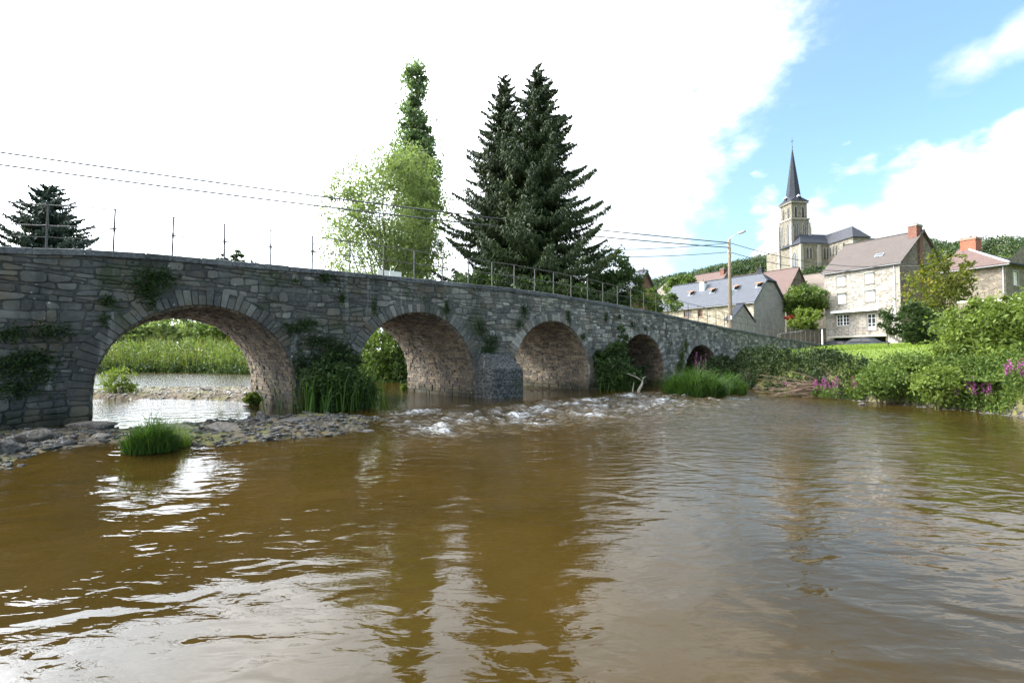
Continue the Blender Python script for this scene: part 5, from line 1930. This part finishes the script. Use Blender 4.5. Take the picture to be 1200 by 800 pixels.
# separate round bushes on the right bank
for k, (px, py, rx, ry, Y, mt, lab) in enumerate([(1103, 452, 22, 20, 19.0, 'leaf_bright', 'rounded green bush at the water edge left of the purple flowers'),
                                                 (1035, 448, 22, 17, 20.9, 'leaf_mid', 'leafy bush on the bank right of the driftwood'),
                                                 (1165, 456, 34, 18, 18.2, 'leaf_mid', 'low pale bush on the bank beneath the big willow bush'),
                                                 (1072, 436, 16, 12, 21.0, 'leaf_mid', 'small bush at the lawn edge beneath the dark shrubs')]):
    q = at_depth(px, py + ry, Y)
    zf = tz(q.x, Y)
    bush('bank_bush', lab, q.x, Y, zf - 0.1, [px_ell(px, py, rx, ry, Y, q.x, zf - 0.1), px_ell(px + rx * .4, py - ry * .3, rx * .6, ry * .7, Y, q.x, zf - .1, .3)], 150, 44, 0.085, M[mt], 80 + k, 'bushes on the right bank', spread=0.22)

# lawn grass
rl_ = np.random.default_rng(73)
lp_ = np.stack([rl_.uniform(14.5, 40, 26000), rl_.uniform(22, 56, 26000)], 1)
dl = poly_dist(lp_[:, 0], lp_[:, 1], RIGHT)
ls, lw = to_bridge(lp_[:, 0], lp_[:, 1])
lp_ = lp_[(dl > 1.6) & (lw < -0.4)]
lz = terrain(lp_[:, 0], lp_[:, 1])
q, th = blades(np.column_stack([lp_, lz]), 0.13, 0.035, rl_, 0.5)
tag(mkq('lawn', q, M['grass'], None, rl_.random(len(q))), 'short sunlit grass on the lawn below the houses', 'grass', None, 'stuff')


# loosestrife clumps
def loosestrife(label, px, py, Y, n, h, w_, seed):
    rnd = np.random.default_rng(seed)
    q = at_depth(px, py, Y)
    zf = min(max(tz(q.x, Y), 0.0), 0.9)
    root = empty('loosestrife', (q.x, Y, zf), 0, label, 'flowering plant', 'purple loosestrife on the banks')
    mb = MB()
    C, G = [], []
    for i in range(n):
        bx_, by_ = rnd.normal() * w_, rnd.normal() * w_
        hh = h * rnd.uniform(0.7, 1.15)
        lx, ly = rnd.normal() * 0.08, rnd.normal() * 0.08
        mb.tube([(bx_, by_, -0.1), (bx_ + lx, by_ + ly, hh)], [0.008, 0.004], 4, 0.4, False)
        m = 34
        t = rnd.uniform(0.55, 1.0, m)
        C.append(np.stack([bx_ + lx * t + rnd.normal(size=m) * 0.022, by_ + ly * t + rnd.normal(size=m) * 0.022, hh * t], 1))
        t = rnd.uniform(0.05, 0.6, 26)
        G.append(np.stack([bx_ + lx * t + rnd.normal(size=26) * 0.07, by_ + ly * t + rnd.normal(size=26) * 0.07, hh * t], 1))
    mb.build('stems', M['grass_dark'], root)['kind'] = 'stuff'
    C = np.concatenate(C)
    G = np.concatenate(G)
    mkq('flowers', quads_from(C, 0.05, rnd), M['flower'], root, rnd.random(len(C)))['kind'] = 'stuff'
    mkq('leaves', quads_from(G, 0.09, rnd), M['leaf_mid'], root, rnd.random(len(G)))


loosestrife('tall purple flower spikes at the water edge on the right bank', 1137, 478, 18.3, 16, 1.15, 0.34, 91)
loosestrife('purple flower spikes at the far right under the big bush', 1196, 462, 16.9, 12, 1.0, 0.3, 92)
loosestrife('purple flower spikes in the dark ivy bank above the driftwood', 962, 440, 24.2, 14, 1.0, 0.5, 93)
loosestrife('purple flower spikes right beside the driftwood pile', 1008, 455, 22.6, 9, 1.0, 0.25, 94)
loosestrife('few purple spikes in front of the last small arch', 820, 440, 30.5, 7, 2.3, 0.3, 95)

# upstream bank seen through the arches
r2 = np.random.default_rng(75)
bankU = [(-110, 75), (-60, 62), (-38, 59), (-27, 53), (-18, 43)][::-1]
bankU = [(x, y) for x, y in bankU]
PU = along(bankU, 2600, r2, 0.0, 7.0)
herb_patch('far_bank_herbs', 'tall sunlit herbs and reeds on the upstream bank seen through the first arch', PU, 2.7, r2, M['leaf_mid'], M['reed'], 75000, 0.20, 12000, clump=0.45)
PU1 = along(bankU, 900, r2, -0.2, 1.2)
herb_patch('bank_undergrowth', 'dark undergrowth along the waterline of the far bank seen through the first arch', PU1, 1.2, r2, M['leaf_dark'], M['grass_dark'], 26000, 0.2, 1500, clump=0.35)
PU2 = along([(-8, 35.2), (-11.5, 36.5), (-18, 43)][::1], 700, r2, 0.0, 4.0)
herb_patch('upstream_bank_herbs', 'dark herbs on the upstream bank seen through the second arch', PU2, 0.7, r2, M['leaf_dark'], M['grass_dark'], 9000, 0.14, 800, clump=0.25)
# trees and bushes behind that bank
for k, (px, py, rx, ry, Y, mt, lab) in enumerate([(215, 384, 44, 14, 76, 'leaf_willow', 'row of pale bushes beyond the far bank, middle one under the first arch'),
                                                 (160, 388, 34, 13, 74, 'leaf_willow', 'pale bush beyond the far bank near the left side of the first arch'),
                                                 (270, 386, 34, 14, 72, 'leaf_mid', 'green bush beyond the far bank near the right side of the first arch'),
                                                 (447, 418, 36, 32, 37.2, 'leaf_mid', 'sunlit rounded bush on the upstream bank filling the second arch'),
                                                 (500, 425, 34, 30, 37, 'leaf_dark', 'dark bush on the upstream bank behind the second pier'),
                                                 (596, 430, 30, 32, 37, 'leaf_dark', 'dark bush upstream showing at the left edge of the third arch')]):
    q = at_depth(px, py + ry, Y)
    zf = max(0.2, tz(q.x, Y))
    kk = Y / 567
    bush('upstream_bush', lab, q.x, Y, zf, [px_ell(px, py, rx, ry, Y, q.x, zf), px_ell(px + rx * .3, py + ry * .6, rx, ry * .8, Y, q.x, zf), px_ell(px - rx * .3, py + ry * .9, rx, ry * .8, Y, q.x, zf)], 260, 44, 0.0042 * Y + 0.02, M[mt], 100 + k, 'bushes upstream of the bridge', spread=0.2)


# ------------------------------------------------------------------ plants against the bridge
def bush_on_bridge(name, label, s_, wd, z, ells, n, per, leaf, mt, seed, blade=0, cat='bush'):
    p = bw(s_, wd, z)
    rnd = np.random.default_rng(seed)
    root = empty(name, p, BANG, label, cat)
    C, T, ctr = crown_points(ells, n, per, rnd, 0.2, 0.4)
    if wd < 0:
        C[:, 1] = np.minimum(C[:, 1], -wd - 0.02)
    C[:, 2] = np.maximum(C[:, 2], 0.0)
    mkq('foliage', quads_from(C, leaf, rnd), M[mt], root, T)
    mb = MB()
    for c in ctr[:14]:
        t = Vector(c)
        t.y = min(t.y, -wd - .03)
        b = Vector((t.x * 0.25, t.y * 0.4, -0.3))
        mb.tube([b, b.lerp(t, 0.5) + Vector((0, 0, 0.1)), t], [0.025, 0.016, 0.006], 4, 0.4, False)
    mb.build('stems', M['bark'], root)['kind'] = 'stuff'
    if blade:
        P = np.stack([rnd.normal(size=blade) * ells[0][3] * 0.6, -wd * 0 + rnd.normal(size=blade) * 0.35 - 0.2, np.zeros(blade)], 1)
        q, th = blades(P, 1.2, 0.03, rnd, 0.5)
        mkq('blades', q, M['grass_dark'], root, rnd.random(len(q)))['kind'] = 'stuff'
    return root


bush_on_bridge('pier_bush', 'dark bush growing at the pier between the first and second arch', 3.95, -0.9, 0.25,
               [(0, 0, 0.75, 1.15, 0.7, 0.75), (0.55, -0.1, 0.5, 0.7, 0.6, 0.6), (-0.5, 0, 1.0, 0.6, 0.5, 0.5), (0.2, 0.4, 1.6, 0.9, 0.3, 0.4)], 300, 46, 0.075, 'leaf_dark', 111, 500)
bush_on_bridge('climbing_bush', 'green bush with a climbing shoot at the pier between the third and fourth arch', 19.35, -0.8, 0.1,
               [(0, 0, 1.0, 1.35, 0.7, 0.95), (0.2, 0.2, 2.0, 0.8, 0.5, 0.7), (0.9, 0.3, 2.9, 0.35, 0.3, 0.8), (1.1, 0.6, 3.8, 0.16, 0.12, 0.6), (0.7, -0.3, 0.6, 1.1, 0.6, 0.6), (-0.9, 0.4, 1.8, 0.5, 0.3, 0.6)], 330, 46, 0.105, 'leaf_dark', 112, 200)


bush_on_bridge('arch_bush', 'dark leafy growth filling the foot of the last small arch', 30.3, -1.0, 0.2,
               [(0, 0.2, 0.7, 2.1, 0.9, 0.9), (1.5, 0.3, 1.1, 1.2, 0.6, 0.9), (-1.2, 0, 0.5, 1.2, 0.6, 0.7)], 300, 44, 0.12, 'leaf_ivy_shade', 113, 300)
bush_on_bridge('added_back_bush', 'dark bush added behind the last small arch on the upstream side to darken its opening', 30.3, 8.5, 0.6,  # added bush, hides the lit grass so the opening looks dark
               [(0, 0, 1.2, 3.0, 1.0, 1.6)], 200, 44, 0.16, 'leaf_ivy_shade', 114)


def reed_clump(name, label, x, y, z, rx, ry, n, h, wdt, mt, seed, cat='grass clump', lean=0.4):
    rnd = np.random.default_rng(seed)
    root = empty(name, (x, y, z), 0, label, cat)
    r_ = np.sqrt(rnd.random(n))
    a = rnd.uniform(0, 6.283, n)
    P = np.stack([np.cos(a) * r_ * rx, np.sin(a) * r_ * ry, np.zeros(n) - 0.05], 1)
    hh = h * (1 - 0.45 * r_ ** 2)
    P += np.stack([0.12 * rx * np.sin(P[:, 1] * 9), 0.12 * ry * np.sin(P[:, 0] * 7), np.zeros(n)], 1)
    hh = hh * (0.8 + 0.3 * np.sin(P[:, 0] * 5.3 + 1) * np.cos(P[:, 1] * 4.1))
    q, th = blades(P, hh, wdt, rnd, lean)
    mkq('blades', q, M[mt], root, rnd.random(len(q)))['kind'] = 'stuff'
    return root


q = at_level(822, 466, 0.05)
reed_clump('reed_clump', 'large clump of green reeds in front of the last small arch', q.x + .1, q.y + 1.2, 0.0, 1.45, 1.1, 5200, 1.75, 0.028, 'grass_dark', 121, lean=0.75)
q = at_level(862, 462, 0.05)
reed_clump('reed_clump', 'dark reeds at the foot of the ivy bank right of the last arch', q.x, q.y + .8, 0.1, 0.9, 0.7, 1500, 1.2, 0.035, 'grass_dark', 122)
q = at_level(160, 524, 0.25)
reed_clump('sedge_tuft', 'dark green grass tuft growing on the gravel bar before the first arch', q.x, q.y + .35, 0.15, 0.42, 0.34, 1500, 0.80, 0.014, 'grass_dark', 123, lean=0.85)
q = at_level(184, 519, 0.25)
reed_clump('sedge_tuft', 'smaller lighter grass tuft right beside the dark tuft on the gravel bar', q.x, q.y + .35, 0.15, 0.34, 0.3, 700, 0.52, 0.012, 'grass', 124, lean=0.9)
for k, (px, py, lab) in enumerate([(137, 460, 'bright green weed clump on the gravel under the first arch, nearest its left pier'), (296, 468, 'small bright weed at the foot of the first arch right jamb'), (475, 452, 'small bright weed growing on the corner of the second arch right jamb')]):
    q = at_level(px, py, 0.42)
    if k == 2:
        q = bw(10.2, BW + 0.15, 0.5)
    zf = max(0.25, tz(q.x, q.y))
    rr = [0.75, 0.28, 0.22][k]
    bush('weed_clump', lab, q.x, q.y, zf, [(0, 0, rr * .7, rr, rr * .6, rr * .8), (rr * .6, 0, rr * .4, rr * .6, rr * .5, rr * .5)], 60, 26, 0.07, M['leaf_bright'], 130 + k, 'bright weeds under the arches', cat='weed')


# moss and ivy hanging on the wall face
def wall_growth(label, pxs, seed, mt='leaf_dark', dens=1000, leaf=0.048, name='ivy_patch'):
    """pxs: list of (px,py,rx,ry) spots measured on the face of the bridge"""
    rnd = np.random.default_rng(seed)
    root = empty(name, (BX, BY, 0), BANG, label, 'climbing plant')
    C = []
    for (px, py, rx, ry) in pxs:
        a, c, z = ray(px, py)
        s_ = (a * BY - c * BX) / (c * UX - a * UY)
        Y = BY + UY * s_
        t = Y / c
        zz = CAM_H + z * t
        k = Y / FPX
        n = int(dens * rx * k * 1.4 * ry * k * 3.1) + 10
        v = rnd.normal(size=(n, 2)) * 0.5
        C.append(np.stack([s_ + v[:, 0] * rx * k * 1.3, -0.05 - np.abs(rnd.normal(size=n)) * 0.055, zz + v[:, 1] * ry * k], 1))
    C = np.concatenate(C)
    keep = np.ones(len(C), bool)
    for (c_, r_, zs) in ARCH:
        keep &= ~((np.abs(C[:, 0] - c_) < r_ + 0.02) & ((C[:, 2] < zs) | (np.hypot(C[:, 0] - c_, C[:, 2] - zs) < r_ + 0.02)))
    keep &= C[:, 2] < np.array([coptop(s) + 0.05 for s in C[:, 0]])
    C = C[keep]
    o = mkq('leaves', quads_from(C, leaf, rnd), M[mt], root, rnd.random(len(C)) * 0.8)
    # short creeping stems
    mb = MB()
    for i in range(8):
        p = C[rnd.integers(0, len(C))]
        mb.tube([(p[0], -0.03, p[2] + .25), (p[0] + rnd.normal() * .05, -0.05, p[2]), (p[0] + rnd.normal() * .08, -0.06, p[2] - .3)], [0.006, 0.005, 0.003], 4, .4, False)
    mb.build('stems', M['bark'], root)['kind'] = 'stuff'


wall_growth('dark growth hanging above the left haunch of the first arch', [(172, 335, 13, 20), (190, 325, 12, 12), (176, 355, 5, 12)], 141)
wall_growth('dark ivy on the wall left of the first arch, upper patch by the frame edge', [(60, 388, 15, 11), (12, 392, 12, 11), (125, 352, 7, 8), (122, 375, 4, 9)], 142)
wall_growth('broad dark ivy low on the left end of the bridge', [(12, 430, 18, 14), (40, 420, 20, 12), (20, 455, 16, 14), (50, 440, 10, 9)], 143)
wall_growth('ivy patch on the wall between the first two arches', [(345, 385, 14, 9), (372, 400, 16, 10), (395, 408, 14, 10), (362, 378, 10, 5)], 144)
wall_growth('ivy and moss draped above the first pier bush', [(405, 420, 16, 14), (375, 425, 18, 12), (350, 425, 10, 14), (340, 440, 10, 10)], 145)
wall_growth('dark tuft just under the coping above the first pier', [(380, 325, 8, 6), (345, 330, 5, 4)], 146)
wall_growth('dark ivy hanging above the second pier cutwater', [(575, 400, 9, 9), (570, 410, 11, 7), (562, 385, 5, 9)], 147)
wall_growth('thin dark streaks of growth above the second arch', [(437, 360, 2.5, 12), (522, 362, 3, 14), (400, 350, 3, 10)], 148)
wall_growth('small dark tufts above the third arch', [(613, 365, 4, 10), (665, 372, 3, 9), (682, 395, 4, 5), (607, 380, 4, 6)], 149)
wall_growth('green creeper up the wall left of the last small arch', [(798, 418, 4, 10), (803, 405, 2.5, 8), (795, 430, 5, 6)], 150, 'leaf_mid')
wall_growth('small tufts on the wall near the fourth arch', [(740, 380, 3, 4), (755, 386, 2.5, 3), (709, 372, 2.5, 7)], 151)


# ------------------------------------------------------------------ rocks and gravel
def rock_mesh(sub, seed, flat=0.6, chops=7):
    rnd = np.random.default_rng(seed)
    bm = bmesh.new()
    bmesh.ops.create_icosphere(bm, subdivisions=sub, radius=1.0)
    ns = rnd.normal(size=(chops, 3))
    ns /= np.linalg.norm(ns, axis=1)[:, None]
    dsv = rnd.uniform(0.48, 0.80, chops)
    ph = rnd.uniform(0, 6.28, 6)
    kk = rnd.normal(size=(6, 3)) * 1.9
    for v in bm.verts:
        p = np.array(v.co)
        for n_, d_ in zip(ns, dsv):
            e = p.dot(n_) - d_
            if e > 0:
                p = p - n_ * e * 0.9
        p = p * (1 + 0.05 * sum(math.sin(k.dot(p) * 2.2 + f) for k, f in zip(kk, ph)))
        v.co = Vector(p * np.array([1, 1, flat]))
    V = [tuple(v.co) for v in bm.verts]
    F = [tuple(v.index for v in f.verts) for f in bm.faces]
    bm.free()
    return V, F


rock_src = [rock_mesh(3, 200 + i, random.uniform(0.38, 0.55), 14) for i in range(6)]
rocks = [  # px, py of its middle, width px, height px, label
    (32, 524, 42, 20, 'big brown boulder at the left edge below the bridge wall'),
    (8, 538, 36, 20, 'angular grey boulder lowest at the left edge of the shore'),
    (75, 517, 26, 12, 'flat dark rock right of the big brown boulder'),
    (42, 511, 24, 9, 'flat dark stone just above the big brown boulder'),
    (104, 498, 52, 12, 'long flat slab at the foot of the first arch left pier'),
    (95, 538, 44, 14, 'broad wet rock standing in the shallow water'),
    (80, 549, 30, 9, 'small pale topped rock farthest out in the water at left'),
    (60, 530, 22, 8, 'dark wet stone between the boulder and the shallow water'),
    (118, 511, 30, 8, 'dark flat rock left of the grass tuft'),
    (205, 503, 44, 13, 'wide dark rock behind the grass tuft on the gravel bar'),
    (215, 511, 24, 8, 'pale flat stone in front of the wide dark rock'),
    (265, 500, 46, 12, 'broad flat rock in the middle of the gravel bar'),
    (345, 509, 26, 14, 'angular pale rock near the right end of the gravel bar'),
    (330, 499, 30, 9, 'low flat rock left of the pier bush'),
    (306, 487, 20, 14, 'squared grey block at the first arch right jamb'),
    (362, 504, 24, 9, 'dark rock at the tip of the gravel bar'),
    (285, 512, 60, 9, 'long low shelf of rock on the bar front'),
    (160, 540, 22, 7, 'wet stone at the water edge under the grass tuft'),
    (345, 490, 40, 10, 'dark rock under the pier bush'),
    (480, 489, 50, 10, 'smooth wet rock humped in the rapids'),
    (555, 484, 34, 8, 'dark wet rock in the rapids below the cutwater'),
    (636, 490, 22, 6, 'small dark rock breaking the rapids'),
    (420, 503, 44, 8, 'wet rock at the left start of the rapids'),
    (243, 440 + 21, 14, 5, 'small dark stone in the water beyond the first arch'),
    (1003, 464, 26, 8, 'pale flat slab beside the driftwood'),
    (1012, 472, 14, 5, 'small brown stone at the water edge near the driftwood'),
    (790, 463, 22, 6, 'dark rock by the fallen forked branch'),
    (832, 466, 20, 5, 'flat brown rock before the reeds'),
]
for i, (px, py, wpx, hpx, lab) in enumerate(rocks):
    z = 0.02 if (py > 520 or px > 380) else 0.25
    q = at_level(px, py + hpx * 0.3, z)
    k = q.y / FPX
    V, F = rock_src[i % 6]
    a = wpx * k / 2 * (1.18 if px < 400 else 1.0)
    hz = max(hpx * k * (0.85 if px < 400 else 0.75), 0.07)
    zr_ = max(tz(q.x, q.y), -0.15) if px < 400 else -0.02
    rz = random.uniform(-0.3, 0.3)
    o = mk('rock', [(x * a, y * a * 0.75, z_ * hz / 0.5) for x, y, z_ in V], F, M['rock'], None, random.random(), True)
    o.location = (q.x, q.y, zr_ + hz * 0.12)
    o.rotation_euler = (random.uniform(-.1, .1), random.uniform(-.1, .1), rz)
    tag(o, lab, 'rock', 'rocks along the shore')


def gravel(name, label, P, smin, smax, seed, mat='cobble'):
    rnd = np.random.default_rng(seed)
    srcs = [rock_mesh(1, 300 + i, 0.6, 4) for i in range(6)]
    Vs, Fs, Ts = [], [], []
    base = 0
    src = [(np.array(v), np.array(f)) for v, f in srcs]
    n = len(P)
    ch = rnd.integers(0, 6, n)
    sz = np.exp(rnd.uniform(math.log(smin), math.log(smax), n))
    for i in range(n):
        v, f = src[ch[i]]
        a = rnd.uniform(0, 6.28)
        ca, sa = math.cos(a), math.sin(a)
        vv = v * sz[i] * np.array([1, rnd.uniform(0.6, 1), rnd.uniform(0.5, 1.0)])
        Vs.append(np.stack([vv[:, 0] * ca - vv[:, 1] * sa, vv[:, 0] * sa + vv[:, 1] * ca, vv[:, 2]], 1) + P[i])
        Fs.append(f + base)
        base += len(v)
        Ts.append(np.full(len(f), rnd.random()))
    V = np.concatenate(Vs)
    F = np.concatenate(Fs)
    me = bpy.data.meshes.new(name)
    me.vertices.add(len(V))
    me.vertices.foreach_set('co', V.astype(np.float32).ravel())
    me.loops.add(len(F) * 3)
    me.loops.foreach_set('vertex_index', F.astype(np.int32).ravel())
    me.polygons.add(len(F))
    me.polygons.foreach_set('loop_start', np.arange(0, len(F) * 3, 3, dtype=np.int32))
    me.materials.append(M[mat])
    me.attributes.new('tone', 'FLOAT', 'FACE').data.foreach_set('value', np.concatenate(Ts).astype(np.float32))
    me.update(calc_edges=True)
    me.polygons.foreach_set('use_smooth', np.ones(len(F), bool))
    return tag(link(bpy.data.objects.new(name, me)), label, 'gravel', None, 'stuff')


def in_poly(P, n, seed, grow=0.3):
    rnd = np.random.default_rng(seed)
    a = np.array(P)
    lo, hi = a.min(0) - 0.5, a.max(0) + 0.5
    X = rnd.uniform(lo[0], hi[0], n * 5)
    Y = rnd.uniform(lo[1], hi[1], n * 5)
    d = poly_dist(X, Y, P)
    k = d > -grow
    X, Y = X[k][:n], Y[k][:n]
    return np.column_stack([X, Y, terrain(X, Y)])


g1 = in_poly([(-12, 6.4), (-8.6, 8.1), (-8.3, 9.3), (-7.6, 10.0), (-6.2, 10.3), (-5.0, 11.3), (-3.9, 12.7), (-3.6, 14.2), (-5.2, 15.6), (-6.9, 15.4), (-8.8, 13.2), (-9.6, 12.6), (-11.5, 12.2)], 7500, 161, 0.75)
gravel('gravel_bar', 'bar of grey cobbles in shade before the first arch', g1, 0.018, 0.10, 162)
g2 = in_poly(BAR2, 3200, 163, 0.5)
gravel('gravel_bar', 'sunlit pale cobbles on the bar beyond the first arch', g2, 0.03, 0.10, 164, 'cobble_sunlit')
g3 = along([(17.2, 12), (17.2, 16.3), (17.25, 18), (16.6, 20.6), (16.3, 22.4), (15.9, 24.6), (15.2, 27), (14.2, 29.5)], 1300, np.random.default_rng(165), -0.45, 0.25)
g3[:, 2] = np.maximum(g3[:, 2], -0.02)
gravel('bank_stones', 'small pale stones along the foot of the right bank', g3, 0.03, 0.10, 166)

# ------------------------------------------------------------------ driftwood
dw = at_level(945, 463, 0.05)
pile = empty('driftwood_pile', (dw.x, dw.y, 0.0), 0, 'tangle of bare brown driftwood branches at the foot of the bank', 'driftwood')
rd = random.Random(5)
for i in range(52):
    L_ = rd.uniform(1.2, 4.2)
    x0 = rd.uniform(-0.9, 1.6)
    a = R(180) + rd.uniform(-0.35, 0.35) if rd.random() < 0.75 else rd.uniform(-0.5, 0.5)
    z0_ = rd.uniform(0.12, 0.7)
    pts = []
    x, y, z = x0 + 1.0 * (a > 1), rd.uniform(-0.5, 0.5), z0_
    el_ = rd.uniform(-0.25, 0.22)
    m = 7
    for j in range(m):
        pts.append((x, y, max(0.03, z)))
        a += rd.uniform(-0.16, 0.16)
        el_ += rd.uniform(-0.1, 0.1)
        x += math.cos(a) * L_ / m
        y += math.sin(a) * L_ / m * 0.7
        z += math.sin(el_) * L_ / m
    r0 = rd.uniform(0.018, 0.045)
    mb = MB().tube(pts, [r0 * (1 - 0.8 * j / (m - 1)) + 0.004 for j in range(m)], 5)
    for j in (2, 4):
        b = Vector(pts[j])
        mb.tube([b, b + Vector((rd.uniform(-.35, .1), rd.uniform(-.2, .2), rd.uniform(-.05, .3)))], [r0 * .45, 0.003], 4)
    mb.build('branch', M['deadwood'], pile, True)
# the branches that reach up the bank at the right end
for i in range(4):
    mb = MB().tube([(1.2 + i * 0.1, 0, 0.15), (1.9 + .1 * i, 0.2, 0.55 + i * .06), (2.5, 0.35 - i * .1, 0.8 + i * 0.16), (2.7 + .2 * i, 0.45, 1.35 + i * 0.12)], [0.05, 0.04, 0.028, 0.008], 6)
    mb.build('branch', M['deadwood'], pile, True)
q = at_level(748, 464, 0.05)
fb = empty('forked_branch', (q.x, q.y, 0), 0, 'pale bare forked branch standing in the water before the fourth arch', 'driftwood')
k = q.y / FPX
MB().tube([(0, 0, 0), (0.03, 0, 0.35), (0.20, 0, 0.65), (0.22, 0, 0.85)], [0.09, 0.08, 0.06, 0.04], 7).build('stem', M['palewood'], fb, True)
MB().tube([(0.2, 0, 0.8), (-.05, 0, 0.98), (-0.3, 0.05, 1.1), (-0.55, 0.05, 1.18)], [0.04, 0.03, 0.02, 0.008], 6).build('fork', M['palewood'], fb, True)
MB().tube([(0.21, 0, 0.8), (0.28, 0, 0.98), (0.42, 0, 1.05)], [0.035, 0.025, 0.008], 6).build('fork', M['palewood'], fb, True)
MB().tube([(-0.25, 0, 0), (-.28, 0, 0.35), (-0.2, 0.05, 0.75)], [0.05, 0.035, 0.01], 6).build('fork', M['palewood'], fb, True)
